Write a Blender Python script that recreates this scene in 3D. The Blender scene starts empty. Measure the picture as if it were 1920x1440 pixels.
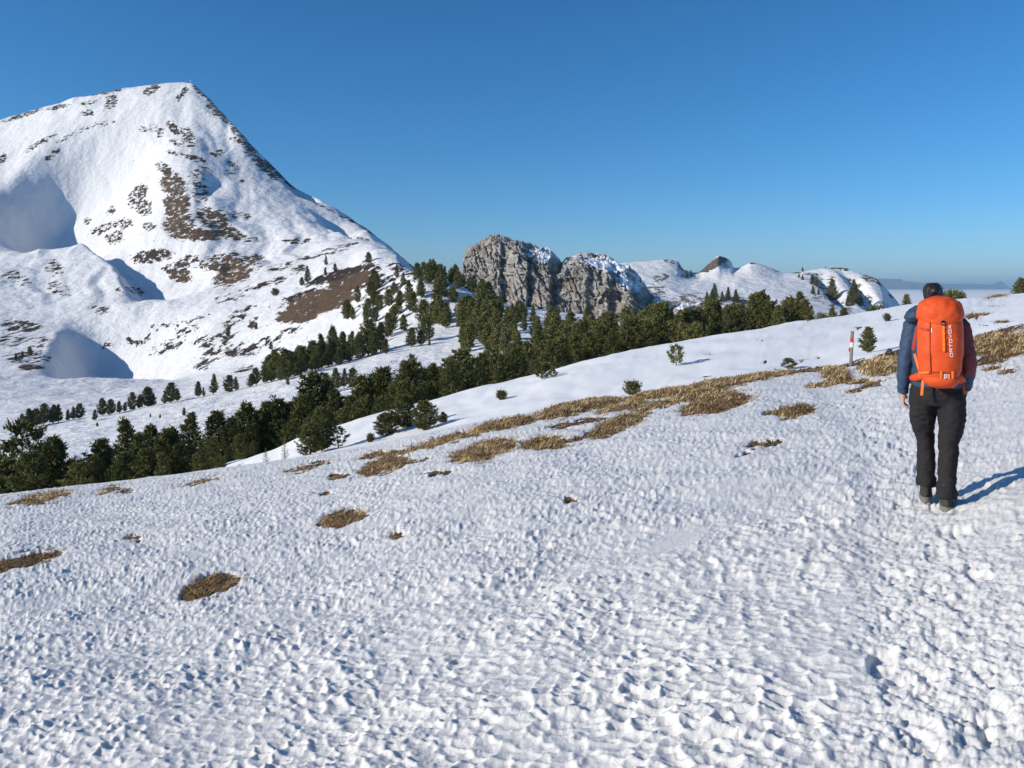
import bpy, bmesh, math, random
import numpy as np
from mathutils import Vector, Matrix

random.seed(7)
RNG = np.random.default_rng(11)
SC = bpy.context.scene
COL = SC.collection

# ------------------------------------------------------------------ camera, sky, sun, exposure
F, CX, HZ, ZC = 1450.0, 960.0, 540.0, 1.68     # focal length in picture units, picture centre, horizon row, eye height
cam_d = bpy.data.cameras.new("camera")
cam = bpy.data.objects.new("camera", cam_d)
COL.objects.link(cam)
cam.location = (0, 0, ZC)
cam.rotation_euler = (math.radians(90), 0, 0)
cam_d.sensor_width = 36.0
cam_d.lens = 36.0 * F / 1920.0
cam_d.shift_y = -(720.0 - HZ) / 1920.0
cam_d.clip_start = 0.1
cam_d.clip_end = 200000.0
SC.camera = cam

SUN_EL = math.radians(23.5)
SUN_TO = Vector((-0.955, -0.30, 0.0)).normalized()        # horizontal direction towards the sun
world = bpy.data.worlds.new("World")
SC.world = world
world.use_nodes = True
nt = world.node_tree
nt.nodes.clear()
sky = nt.nodes.new("ShaderNodeTexSky")
sky.sky_type = 'NISHITA'
sky.sun_disc = False
sky.sun_elevation = SUN_EL
sky.sun_rotation = math.atan2(SUN_TO.x, SUN_TO.y)
sky.altitude = 0.0
sky.air_density = 0.85
sky.dust_density = 0.3
sky.ozone_density = 8.0
bg = nt.nodes.new("ShaderNodeBackground")
bg.inputs[1].default_value = 0.128
wo = nt.nodes.new("ShaderNodeOutputWorld")
hsv = nt.nodes.new("ShaderNodeHueSaturation")           # the picture's overall colour rendering of the sky
hsv.inputs["Saturation"].default_value = 1.11
hsv.inputs["Hue"].default_value = 0.494
nt.links.new(sky.outputs[0], hsv.inputs["Color"])
nt.links.new(hsv.outputs[0], bg.inputs[0])
nt.links.new(bg.outputs[0], wo.inputs[0])

sun_d = bpy.data.lights.new("sun", 'SUN')
sun_d.energy = 4.7
sun_d.angle = math.radians(0.53)
sun_d.color = (1.0, 0.915, 0.79)
sun = bpy.data.objects.new("sun", sun_d)
COL.objects.link(sun)
to_sun = Vector((SUN_TO.x * math.cos(SUN_EL), SUN_TO.y * math.cos(SUN_EL), math.sin(SUN_EL)))
sun.rotation_euler = to_sun.to_track_quat('Z', 'Y').to_euler()

SC.view_settings.view_transform = 'Standard'
SC.view_settings.look = 'None'
SC.view_settings.exposure = 0.0
SC.view_settings.gamma = 1.0
SC.view_settings.use_curve_mapping = False
SC.cycles.max_bounces = 6
SC.cycles.diffuse_bounces = 2
SC.cycles.transparent_max_bounces = 8
SC.cycles.volume_bounces = 0

# ------------------------------------------------------------------ helpers
def tag(o, label=None, cat=None, group=None, kind=None):
    if label: o["label"] = label
    if cat: o["category"] = cat
    if group: o["group"] = group
    if kind: o["kind"] = kind
    return o

def empty(name, loc=(0, 0, 0)):
    o = bpy.data.objects.new(name, None)
    o.empty_display_size = 0.2
    COL.objects.link(o)
    o.location = loc
    return o

def link(name, me, mat=None, parent=None, smooth=False):
    o = bpy.data.objects.new(name, me)
    COL.objects.link(o)
    if mat is not None:
        for m in (mat if isinstance(mat, (list, tuple)) else [mat]):
            me.materials.append(m)
    if parent is not None: o.parent = parent
    if smooth: me.polygons.foreach_set("use_smooth", np.ones(len(me.polygons), bool))
    return o

def mesh_np(name, V, Fc):
    """mesh from numpy vertices and faces (all quads or all triangles)"""
    me = bpy.data.meshes.new(name)
    V = np.ascontiguousarray(V, np.float32); Fc = np.ascontiguousarray(Fc, np.int32)
    n = Fc.shape[1]
    me.vertices.add(len(V)); me.vertices.foreach_set("co", V.ravel())
    me.loops.add(Fc.size); me.loops.foreach_set("vertex_index", Fc.ravel())
    me.polygons.add(len(Fc))
    me.polygons.foreach_set("loop_start", np.arange(0, Fc.size, n, dtype=np.int32))
    me.polygons.foreach_set("loop_total", np.full(len(Fc), n, np.int32))
    me.update(calc_edges=True)
    return me

def grid_faces(nr, nc):
    i = np.arange(nr - 1)[:, None] * nc + np.arange(nc - 1)[None, :]
    return np.stack([i, i + 1, i + nc + 1, i + nc], -1).reshape(-1, 4)

def attr(me, name, data):
    a = me.attributes.new(name, 'FLOAT', 'POINT')
    a.data.foreach_set("value", np.ascontiguousarray(data, np.float32).ravel())

def sstep(a, b, x):
    t = np.clip((x - a) / (b - a), 0, 1)
    return t * t * (3 - 2 * t)

# -- numpy noise
def _h(ix, iy, s):
    n = (ix.astype(np.int64) * 374761393 + iy.astype(np.int64) * 668265263 + s * 974634777) & 0x7fffffff
    n = ((n ^ (n >> 13)) * 1274126177) & 0x7fffffff
    n = ((n ^ (n >> 16)) * 1103515245) & 0x7fffffff
    return ((n ^ (n >> 15)) & 0xffffff) / float(0x1000000)

def vnoise(x, y, s=0):
    """gradient noise in -1..1"""
    x0 = np.floor(x); y0 = np.floor(y)
    fx = x - x0; fy = y - y0
    x0 = x0.astype(np.int64); y0 = y0.astype(np.int64)
    u = fx * fx * fx * (fx * (fx * 6 - 15) + 10); v = fy * fy * fy * (fy * (fy * 6 - 15) + 10)
    def g(i, j):
        a = _h(x0 + i, y0 + j, s) * (2 * math.pi)
        return np.cos(a) * (fx - i) + np.sin(a) * (fy - j)
    a = g(0, 0); b = g(1, 0); c = g(0, 1); d = g(1, 1)
    return 1.5 * (a + (b - a) * u + (c - a) * v + (a - b - c + d) * u * v)

def fbm(x, y, s=0, octv=4, gain=0.5):
    r = 0; a = 1.0; f = 1.0
    for k in range(octv):
        r = r + a * vnoise(x * f + 17.3 * k, y * f - 9.1 * k, s + k)
        a *= gain; f *= 2.03
    return r

def worley(x, y, s=0, jit=0.9):
    x0 = np.floor(x).astype(np.int64); y0 = np.floor(y).astype(np.int64)
    f1 = np.full(x.shape, 9.0); f2 = np.full(x.shape, 9.0); idv = np.zeros(x.shape); ddx = np.zeros(x.shape)
    for i in (-1, 0, 1):
        for j in (-1, 0, 1):
            cx = x0 + i; cy = y0 + j
            px = cx + 0.5 + jit * (_h(cx, cy, s) - 0.5); py = cy + 0.5 + jit * (_h(cx, cy, s + 7) - 0.5)
            d = (px - x) ** 2 + (py - y) ** 2
            m = d < f1
            f2 = np.where(m, f1, np.minimum(f2, d))
            idv = np.where(m, _h(cx, cy, s + 13), idv)
            ddx = np.where(m, x - px, ddx)
            f1 = np.where(m, d, f1)
    return np.sqrt(f1), np.sqrt(f2), idv, ddx

# -- interpolation
def pchip1(xk, yk, x):
    xk = np.asarray(xk, float); yk = np.asarray(yk, float); x = np.asarray(x, float)
    h = np.diff(xk); dl = np.diff(yk) / h
    d = np.zeros_like(yk)
    w1 = 2 * h[1:] + h[:-1]; w2 = h[1:] + 2 * h[:-1]
    ok = dl[1:] * dl[:-1] > 0
    with np.errstate(divide='ignore', invalid='ignore'):
        hm = (w1 + w2) / (w1 / dl[:-1] + w2 / dl[1:])
    d[1:-1] = np.where(ok, hm, 0); d[0] = dl[0]; d[-1] = dl[-1]
    x = np.clip(x, xk[0], xk[-1])
    i = np.clip(np.searchsorted(xk, x) - 1, 0, len(xk) - 2)
    t = (x - xk[i]) / h[i]
    t2 = t * t; t3 = t2 * t
    return (2*t3 - 3*t2 + 1) * yk[i] + (t3 - 2*t2 + t) * h[i] * d[i] + (3*t2 - 2*t3) * yk[i+1] + (t3 - t2) * h[i] * d[i+1]

def pchip_rows(Y):
    """Y (K, n): slopes for unit-spaced monotone interpolation along axis 0"""
    dl = np.diff(Y, axis=0)
    d = np.zeros_like(Y)
    ok = dl[1:] * dl[:-1] > 0
    with np.errstate(divide='ignore', invalid='ignore'):
        hm = 2.0 / (1.0 / dl[:-1] + 1.0 / dl[1:])
    d[1:-1] = np.where(ok, hm, 0); d[0] = dl[0]; d[-1] = dl[-1]
    return d

def eval_rows(Y, d, k):
    """at parameters k (m,) -> (m, n)"""
    i = np.clip(np.floor(k).astype(int), 0, len(Y) - 2)
    t = (k - i)[:, None]; t2 = t * t; t3 = t2 * t
    return (2*t3 - 3*t2 + 1) * Y[i] + (t3 - 2*t2 + t) * d[i] + (3*t2 - 2*t3) * Y[i+1] + (t3 - t2) * d[i+1]

def seg_dist(x, y, poly):
    """distance to a polyline, signed (+ on its right side), and 0..1 position along it"""
    best = np.full(x.shape, 1e18); sg = np.zeros(x.shape); par = np.zeros(x.shape)
    n = len(poly) - 1
    for k in range(n):
        (ax, ay), (bx, by) = poly[k], poly[k+1]
        dx, dy = bx - ax, by - ay
        t = np.clip(((x - ax) * dx + (y - ay) * dy) / (dx*dx + dy*dy), 0, 1)
        ex = x - (ax + t*dx); ey = y - (ay + t*dy)
        d = ex*ex + ey*ey
        m = d < best
        best = np.where(m, d, best)
        sg = np.where(m, np.sign(dy * ex - dx * ey), sg)
        par = np.where(m, (k + t) / n, par)
    return np.sqrt(best) * sg, par

# ------------------------------------------------------------------ node materials
class NT:
    def __init__(s, name):
        s.m = bpy.data.materials.new(name); s.m.use_nodes = True
        s.t = s.m.node_tree; s.t.nodes.clear()
        s.out = s.n("ShaderNodeOutputMaterial")
        s.b = s.n("ShaderNodeBsdfPrincipled")
        s.t.links.new(s.b.outputs[0], s.out.inputs[0])
    def n(s, typ, **kw):
        nd = s.t.nodes.new(typ)
        for k, v in kw.items(): setattr(nd, k, v)
        return nd
    def put(s, sock, v):
        if v is None: return
        if hasattr(v, "is_output") or isinstance(v, bpy.types.NodeSocket): s.t.links.new(v, sock)
        else: sock.default_value = v
    def coord(s, kind="Object"): return s.n("ShaderNodeTexCoord").outputs[kind]
    def mapping(s, vec, scale=(1,1,1), rot=(0,0,0), loc=(0,0,0)):
        m = s.n("ShaderNodeMapping"); s.put(m.inputs[0], vec)
        m.inputs["Scale"].default_value = scale; m.inputs["Rotation"].default_value = rot; m.inputs["Location"].default_value = loc
        return m.outputs[0]
    def noise(s, vec, scale, detail=4, rough=0.55, dist=0.0, out="Fac"):
        k = s.n("ShaderNodeTexNoise"); s.put(k.inputs["Vector"], vec)
        k.inputs["Scale"].default_value = scale; k.inputs["Detail"].default_value = detail
        k.inputs["Roughness"].default_value = rough; k.inputs["Distortion"].default_value = dist
        return k.outputs[out]
    def ramp(s, fac, stops):
        r = s.n("ShaderNodeValToRGB"); s.put(r.inputs[0], fac)
        e = r.color_ramp.elements
        while len(e) > 1: e.remove(e[-1])
        e[0].position = stops[0][0]; e[0].color = c4(stops[0][1])
        for p, c in stops[1:]:
            q = e.new(p); q.color = c4(c)
        return r.outputs[0]
    def math(s, op, a, b=None, clamp=False):
        m = s.n("ShaderNodeMath", operation=op); m.use_clamp = clamp
        s.put(m.inputs[0], a)
        if b is not None: s.put(m.inputs[1], b)
        return m.outputs[0]
    def mix(s, fac, a, b):
        m = s.n("ShaderNodeMix", data_type='RGBA')
        s.put(m.inputs[0], fac); s.put(m.inputs[6], c4(a) if isinstance(a, tuple) else a); s.put(m.inputs[7], c4(b) if isinstance(b, tuple) else b)
        return m.outputs[2]
    def attr(s, name):
        a = s.n("ShaderNodeAttribute"); a.attribute_name = name
        return a.outputs["Fac"]
    def bump(s, h, strength=0.5, dist=0.01):
        b = s.n("ShaderNodeBump"); s.put(b.inputs["Height"], h)
        b.inputs["Strength"].default_value = strength; b.inputs["Distance"].default_value = dist
        s.t.links.new(b.outputs[0], s.b.inputs["Normal"])
    def set(s, col=None, rough=0.7, spec=0.3, metal=0.0):
        if col is not None: s.put(s.b.inputs["Base Color"], c4(col) if isinstance(col, tuple) else col)
        s.put(s.b.inputs["Roughness"], rough)
        s.b.inputs["Specular IOR Level"].default_value = spec
        s.b.inputs["Metallic"].default_value = metal
        return s

def c4(c): return (c[0], c[1], c[2], 1.0)

SNOW = (0.86, 0.885, 0.92)

def mat_near_snow():
    s = NT("near_snow")
    co = s.coord()
    soil = s.attr("soil")
    # old snow, slightly dirty in places
    n1 = s.noise(co, 1.3, 5, 0.6)
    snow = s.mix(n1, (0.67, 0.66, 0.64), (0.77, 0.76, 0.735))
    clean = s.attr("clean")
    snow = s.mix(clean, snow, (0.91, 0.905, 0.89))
    n2 = s.noise(co, 14, 3, 0.6)
    dirt = s.ramp(n2, [(0.66, (0, 0, 0)), (0.8, (1, 1, 1))])
    snow = s.mix(s.math('MULTIPLY', dirt, 0.12), snow, (0.42, 0.36, 0.28))
    e = s.noise(co, 22, 4, 0.65)
    mask = s.math('ADD', soil, s.math('MULTIPLY', s.math('SUBTRACT', e, 0.5), 0.5))
    mask = s.ramp(mask, [(0.47, (0, 0, 0)), (0.53, (1, 1, 1))])
    n3 = s.noise(co, 30, 5, 0.7)
    earth = s.ramp(n3, [(0.3, (0.030, 0.018, 0.011)), (0.5, (0.085, 0.050, 0.028)), (0.7, (0.16, 0.105, 0.055))])
    s.set(s.mix(mask, snow, earth), s.mix(mask, (0.55,)*3, (0.9,)*3), 0.25)
    s.b.inputs["Subsurface Weight"].default_value = 0.30
    s.b.inputs["Subsurface Radius"].default_value = (0.022, 0.022, 0.022)
    s.b.inputs["Subsurface Scale"].default_value = 1.0
    g = s.noise(co, 120, 3, 0.7)
    g2 = s.noise(co, 35, 3, 0.6)
    s.bump(s.math('ADD', s.math('MULTIPLY', g, 0.4), g2), 0.55, 0.012)
    return s.m

def mat_far_snow():
    s = NT("hillside_snow")
    co = s.coord()
    bare = s.attr("bare"); rock = s.attr("rock")
    geo = s.n("ShaderNodeNewGeometry")
    n1 = s.noise(co, 0.02, 4, 0.6)
    snow = s.mix(n1, (0.76, 0.765, 0.77), (0.82, 0.82, 0.82))
    fine = s.noise(s.mapping(co, (0.55, 0.22, 1.1)), 0.30, 5, 0.62)
    fine2 = s.noise(s.mapping(co, (0.5, 0.5, 1.6)), 0.9, 3, 0.6)
    f = s.math('ADD', s.math('MULTIPLY', s.math('SUBTRACT', fine, 0.5), 3.0), s.math('MULTIPLY', s.math('SUBTRACT', fine2, 0.5), 1.3))
    mask = s.ramp(s.math('ADD', bare, f), [(0.48, (0, 0, 0)), (0.54, (1, 1, 1))])
    n3 = s.noise(co, 0.6, 5, 0.7)
    heath = s.ramp(n3, [(0.32, (0.014, 0.008, 0.005)), (0.52, (0.040, 0.022, 0.013)), (0.7, (0.095, 0.056, 0.031))])
    grass = s.ramp(n3, [(0.3, (0.045, 0.026, 0.013)), (0.5, (0.115, 0.070, 0.034)), (0.7, (0.21, 0.140, 0.072))])
    earth = s.mix(s.attr("straw"), heath, grass)
    stone = s.ramp(s.noise(co, 0.35, 5, 0.7), [(0.3, (0.10, 0.09, 0.08)), (0.7, (0.30, 0.27, 0.23))])
    earth = s.mix(rock, earth, stone)
    s.set(s.mix(mask, snow, earth), 0.75, 0.2)
    b = s.noise(co, 0.12, 6, 0.62)
    b2 = s.math('MULTIPLY', mask, n3)
    s.bump(s.math('ADD', b, s.math('MULTIPLY', b2, 0.5)), 0.85, 2.5)
    return s.m

# ------------------------------------------------------------------ terrain, lofted between profile lines
# every line: (picture column, forward distance in metres, picture row)
PXL, PXR = -1400.0, 3300.0

def slope_b(px):
    return pchip1([-700, 0, 500, 960, 1600, 2620], [-0.060, -0.066, -0.090, -0.104, -0.112, -0.104], px)
def plane_row(px, D):
    u = (px - CX) / F
    return HZ - F * (-ZC / D + 0.2 * u + slope_b(px))

BROW = [(-700,19,1075),(-400,20,1005),(0,24,928),(250,26,900),(450,26,873),(650,25,845),(850,24,803),(1030,24,772),(1200,24,747),(1400,24,714),
        (1560,25,692),(1680,25,668),(1830,24,640),(1920,24,617),(2320,24,545),(2620,24,490)]
DIP = [(-700,28,1130),(-400,30,1060),(0,33,985),(250,33,945),(450,33,893),(560,33,858),(650,33,838),(850,31,797),(1030,30,766),(1200,30,741),(1400,30,708),
       (1560,31,686),(1680,31,662),(1830,31,633),(1920,31,611),(2320,31,540),(2620,31,487)]
FIELD = [(-700,45,1200),(-400,46,1130),(0,48,1010),(300,46,925),(430,44,868),(500,42,846),(570,42,815),(630,42,800),(730,44,770),(820,48,746),(920,50,722),(1000,52,702),
         (1120,54,670),(1240,58,645),(1350,60,628),(1500,66,602),(1600,70,588),(1700,72,571),(1800,76,561),(1900,80,551),(2000,80,541),(2320,80,505),(2620,80,470)]
VALE = [(-700,72,1190),(-400,74,1090),(0,75,975),(200,75,935),(400,74,888),(500,74,866),(600,76,840),(700,78,805),(820,80,780),(1000,86,735),(1200,94,690),(1400,104,650),
        (1600,114,622),(1800,124,600),(2000,124,585),(2320,124,560),(2620,124,540)]
LANE = [(-700,116,990),(-400,118,930),(0,122,848),(200,125,822),(400,126,790),(600,126,748),(700,126,728),(800,126,716),(900,124,706),(1000,126,692),(1200,132,660),
        (1400,145,636),(1600,160,618),(1800,170,606),(2320,180,590),(2620,180,580)]
RIB = [(-700,168,905),(-400,170,862),(0,176,802),(100,177,791),(200,181,777),(330,186,752),(450,191,730),(560,196,703),(650,201,680),(750,206,655),(850,206,640),
       (950,202,628),(1050,196,630),(1200,194,628),(1300,198,622),(1400,206,616),(1600,226,614),(1800,254,612),(2620,260,600)]
BASIN = [(-700,255,830),(-400,260,800),(0,262,752),(200,270,741),(330,270,733),(450,268,713),(560,266,690),(650,262,664),(750,262,628),(850,266,600),(950,262,590),
         (1050,252,598),(1200,252,606),(1300,258,610),(1400,275,616),(1600,310,624),(1800,350,622),(2620,360,620)]
FOOT = [(-700,360,760),(-400,370,735),(0,380,697),(200,390,694),(350,392,688),(450,384,664),(560,354,630),(650,342,590),(720,332,552),(790,322,520),(850,322,532),
        (900,312,556),(1000,302,588),(1200,302,606),(1400,360,622),(1600,430,632),(1800,500,634),(2620,520,640)]
SLOPE1 = [(-700,510,650),(-400,520,625),(0,540,600),(150,550,588),(250,552,578),(400,542,562),(560,520,530),(650,505,500),(710,495,474),(740,488,478),(765,478,497),(800,436,530),
          (850,436,565),(1000,436,610),(1150,440,618),(1250,470,600),(1400,520,596),(1500,540,604),(1600,560,612),(1700,560,622),(1800,580,640),(2620,600,660)]
SLOPE2 = [(-700,760,470),(-400,770,445),(0,790,448),(80,790,440),(150,786,428),(300,764,424),(400,740,440),(480,736,448),(560,724,448),(640,705,446),(690,690,450),(720,680,459),(745,670,478),(770,655,498),
          (800,630,532),(850,590,580),(1000,540,625),(1120,590,590),(1180,640,556),(1300,650,558),(1400,660,560),(1500,660,562),(1600,670,572),(1680,660,592),(1800,680,650),(2620,720,680)]
SLOPE3 = [(-700,930,370),(-400,945,340),(0,975,318),(100,975,285),(200,965,262),(300,950,255),(355,945,262),(400,930,290),(450,915,325),(500,896,352),(550,876,380),(600,852,405),(650,826,424),(690,802,440),(725,780,462),(752,765,487),
          (775,752,505),(800,740,535),(850,700,590),(1000,650,632),(1120,700,560),(1180,735,520),(1250,740,522),(1300,750,530),(1400,760,522),(1480,760,530),(1560,765,535),(1620,765,545),(1660,755,560),(1700,750,585),(1800,770,655),(2620,800,690)]
RIDGE = [(-700,1080,350),(-400,1100,318),(0,1120,226),(50,1120,210),(100,1118,194),(160,1110,180),(240,1100,164),(290,1094,157),(320,1090,155),(357,1080,157),(380,1062,175),(420,1025,213),(460,985,258),(500,985,300),(550,955,345),(600,925,378),
         (640,900,400),(690,868,429),(730,840,457),(760,815,487),(792,795,517),(850,780,600),(1000,690,640),(1100,780,520),(1165,815,495),(1220,820,491),(1250,822,488),(1270,825,490),(1283,830,506),(1305,835,511),(1325,840,497),(1340,845,484),(1347,848,479),(1356,868,481),(1370,885,489),(1377,880,502),
         (1390,860,500),(1410,850,492),(1440,850,499),(1475,850,511),(1520,850,506),(1560,850,501),(1585,848,502),(1610,838,511),(1640,822,522),(1660,812,537),(1675,808,552),(1700,800,580),(1800,800,660),(2620,820,700)]
def shifted(c, fd, dr): return [(p, d * fd, r + dr) for p, d, r in c]
BACK1 = shifted(RIDGE, 1.06, 26)
BACK2 = [(p, d * 1.3, max(r + 130, 620)) for p, d, r in RIDGE]
BACK3 = [(p, 3200.0, 760.0) for p in (-700, 900, 2620)]

def ev(curve, px):
    a = np.array(curve, float)
    return pchip1(a[:, 0], a[:, 1], px), pchip1(a[:, 0], a[:, 2], px)

ND = [0.75, 1.1, 1.6, 2.0, 2.4, 2.95, 3.75, 5.0, 7.2, 11.5, 17.0]      # distances of the near profile lines
def near_stack(px):
    L = []; R = []
    bD, bR = ev(BROW, px)
    for d in ND:
        D = np.full(px.shape, d)
        r = plane_row(px, D)
        w = np.clip((1/3.0 - 1/d) / (1/3.0 - 1/24.0), 0, 1)       # ease towards the brow line
        r = r + w * (bR - plane_row(px, bD))
        L.append(np.log(D)); R.append(r)
    for c in (BROW, DIP, FIELD, VALE):
        D, r = ev(c, px); L.append(np.log(D)); R.append(r)
    return np.array(L), np.array(R)
def far_stack(px):
    L = []; R = []
    for i, c in enumerate((FIELD, VALE, LANE, RIB, BASIN, FOOT, SLOPE1, SLOPE2, SLOPE3, RIDGE, BACK1, BACK2, BACK3)):
        D, r = ev(c, px)
        if i == 0: r = r + F * 1.0 / D          # tucked a metre below the near sheet
        L.append(np.log(D)); R.append(r)
    return np.array(L), np.array(R)

def loft(px, stack, ks):
    L, R = stack(px)
    Ls = eval_rows(L, pchip_rows(L), ks); Rs = eval_rows(R, pchip_rows(R), ks)
    D = np.exp(Ls)
    X = D * (px[None, :] - CX) / F
    return X, D, ZC + D * (HZ - Rs) / F

# scarps: slopes turned away from the sun (hollows and spurs on the mountain); drop H within W metres, back to level over REC
def pd(px, D): return (D * (px - CX) / F, D)
SCARPS = []
def far_noise(x, y):
    px = CX + F * x / y
    amp = sstep(90, 420, y)
    r = amp * (2.6 * fbm(x / 95, y / 120, 31, 3) + 1.0 * fbm(x / 24, y / 30, 41, 3))
    rdg = 1 - np.abs(fbm(x / 70 + 0.004 * y, y / 105, 33, 3))
    r = r + 4.5 * sstep(450, 700, y) * (rdg - 0.7) * np.clip(0.4 + 1.4 * vnoise(x / 210, y / 210, 34), 0, 1.3)
    # gullies running down the main face
    g = (px * 0.9 + 0.20 * y) / 46.0 + 0.9 * fbm(x / 110, y / 110, 53, 2)
    gul = (vnoise(g, y / 200.0, 51) + 0.5 * vnoise(g * 2.3, y / 120.0, 52)) * np.clip(0.6 + 1.2 * vnoise(x / 170, y / 170, 54), 0, 1.4)
    r = r + sstep(520, 700, y) * (1 - sstep(980, 1060, y)) * (1 - sstep(620, 760, px)) * 2.6 * gul
    r = r * (1 - 0.55 * sstep(700, 900, px) * sstep(500, 600, y))
    # smooth middle ground
    r = r + 0.25 * fbm(x / 9, y / 9, 61, 3) * sstep(60, 110, y)
    return r
def scarps(x, y):
    x = np.asarray(x); y = np.asarray(y)
    r = np.zeros(x.shape)
    for poly, H, W, REC in SCARPS:
        a = np.array(poly)
        t = (y - a[0, 1]) / (a[-1, 1] - a[0, 1])
        s = x - pchip1(a[:, 1], a[:, 0], y) + 0.06 * W * vnoise(x / W, y / W, 77)
        fall = sstep(0, W, s) * (1 - sstep(W * 0.9, W + REC, s))
        ends = sstep(-0.12, 0.3, t) * (1 - sstep(0.7, 1.12, t))
        r = r - H * fall * ends
    return r

def column_table(stack, dpx=4.0):
    px = np.arange(PXL, PXR + 1, dpx)
    n = len(stack(px[:2])[0])
    ks = np.linspace(0, n - 1, (n - 1) * 14 + 1)
    L, R = stack(px)
    return px, eval_rows(L, pchip_rows(L), ks), eval_rows(R, pchip_rows(R), ks)
TAB_N = column_table(near_stack); TAB_F = column_table(far_stack)
def base_row(px, D):
    """picture row of the undisturbed ground (arrays)"""
    out = np.empty(len(px))
    for i in range(len(px)):
        tab = TAB_N if D[i] < 56 else TAB_F
        k = (px[i] - PXL) / 4.0; k0 = int(np.clip(math.floor(k), 0, len(tab[0]) - 2)); t = k - k0
        l = math.log(D[i])
        out[i] = (1 - t) * np.interp(l, tab[1][:, k0], tab[2][:, k0]) + t * np.interp(l, tab[1][:, k0+1], tab[2][:, k0+1])
    return out
def ground_many(px, D):
    px = np.atleast_1d(np.asarray(px, float)); D = np.atleast_1d(np.asarray(D, float))
    px, D = np.broadcast_arrays(px, D)
    x = D * (px - CX) / F
    z = ZC + D * (HZ - base_row(px, D)) / F
    far = D >= 56
    return x, z + np.where(far, far_noise(x, D) + scarps(x, D), near_undul(x, D))
def ground_at(px, D):
    """world point of the ground at a picture column and distance"""
    x, z = ground_many(px, D)
    return Vector((float(x[0]), float(D), float(z[0])))
def find_D(px, row, lo, hi, n=300):
    """first distance between lo and hi at which the ground shows at this picture row"""
    Ds = np.exp(np.linspace(math.log(lo), math.log(hi), n))
    x, z = ground_many(px, Ds)
    hit = np.flatnonzero(HZ - F * (z - ZC) / Ds <= row)
    return float(Ds[hit[0]]) if len(hit) else hi

def near_undul(x, y):
    a = sstep(26, 34, y)
    return (0.10 * a + 0.02) * fbm(x / 5.0, y / 5.0, 71, 3) + a * 0.03 * fbm(x / 1.1, y / 1.4, 72, 2)

# ---- patches of bare ground on the near slope: (column, row, half width, half height, tilt, mound, straw 0..1)
PATCH = [
 (392,1099,56,19,-0.28,.02,.35),(642,972,46,13,-0.15,.03,.5),(38,1054,80,13,-0.24,.02,.35),(250,1009,17,6,-.1,.01,.4),(75,935,58,9,-.2,.03,.75),
 (722,873,46,15,-.25,.04,.6),(636,893,21,5,-.2,0,.3),(818,888,29,4,-.12,0,.1),(908,845,62,17,-.25,.06,.75),(1020,832,44,12,-.1,.06,.75),(1075,826,45,5,-.3,.0,.2),
 (1160,795,55,15,-.38,.06,.7),(1342,758,66,17,-.2,.06,.55),(1490,772,35,11,-.1,.07,.6),(1450,775,18,5,-.1,.02,.5),(1432,833,32,5,-.15,.02,.4),(1395,850,14,4,-.4,0,.05),
 (1065,940,11,4,0,.01,.4),(755,1006,18,4,-.1,.01,.5),(605,925,18,3,-.1,0,.2),(207,917,21,4,-.25,.02,.8),(235,921,18,4,-.1,.01,.4),(375,904,46,3,-.2,.0,.8),
 (590,872,30,4,-.2,.01,.6),(560,882,30,3,-.15,.01,.7),(700,853,26,5,-.2,.02,.6),(770,842,62,5,-.22,.02,.6),(815,832,58,5,-.2,.03,.8),(850,820,60,8,-.2,.05,.85),(770,868,40,4,-.2,0,.2),
 (945,797,75,11,-.2,.10,.8),(1060,773,55,14,-.2,.16,.85),(1110,760,60,12,-.15,.14,.85),(1170,765,55,8,-.2,.08,.9),(1240,740,70,9,-.15,.10,.85),(1270,750,50,7,-.2,.05,.9),
 (1330,727,70,12,-.2,.10,.85),(1400,713,70,9,-.2,.09,.75),(1330,742,50,8,-.2,.05,.9),(1455,702,60,6,-.12,.04,.25),(1530,692,60,5,-.12,.04,.05),(1600,683,50,5,-.2,.03,.02),(1670,668,45,6,-.25,.04,.02),
 (1065,798,40,4,-.15,.02,.3),(1100,790,40,4,-.15,.02,.4),(1568,706,24,16,.1,.14,1.0),(1537,722,26,6,-.1,.05,.8),(1605,715,30,4,0,.03,.7),(1655,690,42,18,-.1,.14,1.0),
 (1870,648,75,17,-.12,.10,.8),(1880,668,60,9,-.25,.05,.3),(1850,632,70,5,-.28,.05,.05),(1960,640,90,24,-.1,.1,.7),(1620,725,40,4,-.3,.02,.4),(1890,697,14,5,0,.03,.7),(1860,690,18,3,-.2,.02,.6),(1235,762,30,4,-.2,.02,.4),(1205,778,20,4,-.3,.02,.5),
 # specks on the smooth field
 (1327,665,9,1.6,-.05,0,.5),(1437,676,9,2,-.1,0,.2),(1328,709,6,2.2,-.05,0,.1),(1500,671,14,2,-.2,0,.4),(1535,668,8,1.4,-.1,0,.3),(1426,639,6,1.3,0,0,.3),(1608,617,7,1.3,-.1,0,.3),
 (1832,590,24,3,-.05,.02,.7),(1823,595,14,2.5,0,.02,.6),(1880,604,13,3,-.1,.02,.5),(1852,611,5,1.5,0,0,.2),(1512,600,9,1.6,.1,0,.3),(1455,607,8,1.4,0,0,.3),(1875,554,26,1.8,-.25,.02,.6),(1868,573,6,1.2,0,0,.2),
 (1205,655,0.1,0.1,0,0,0)]
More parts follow.
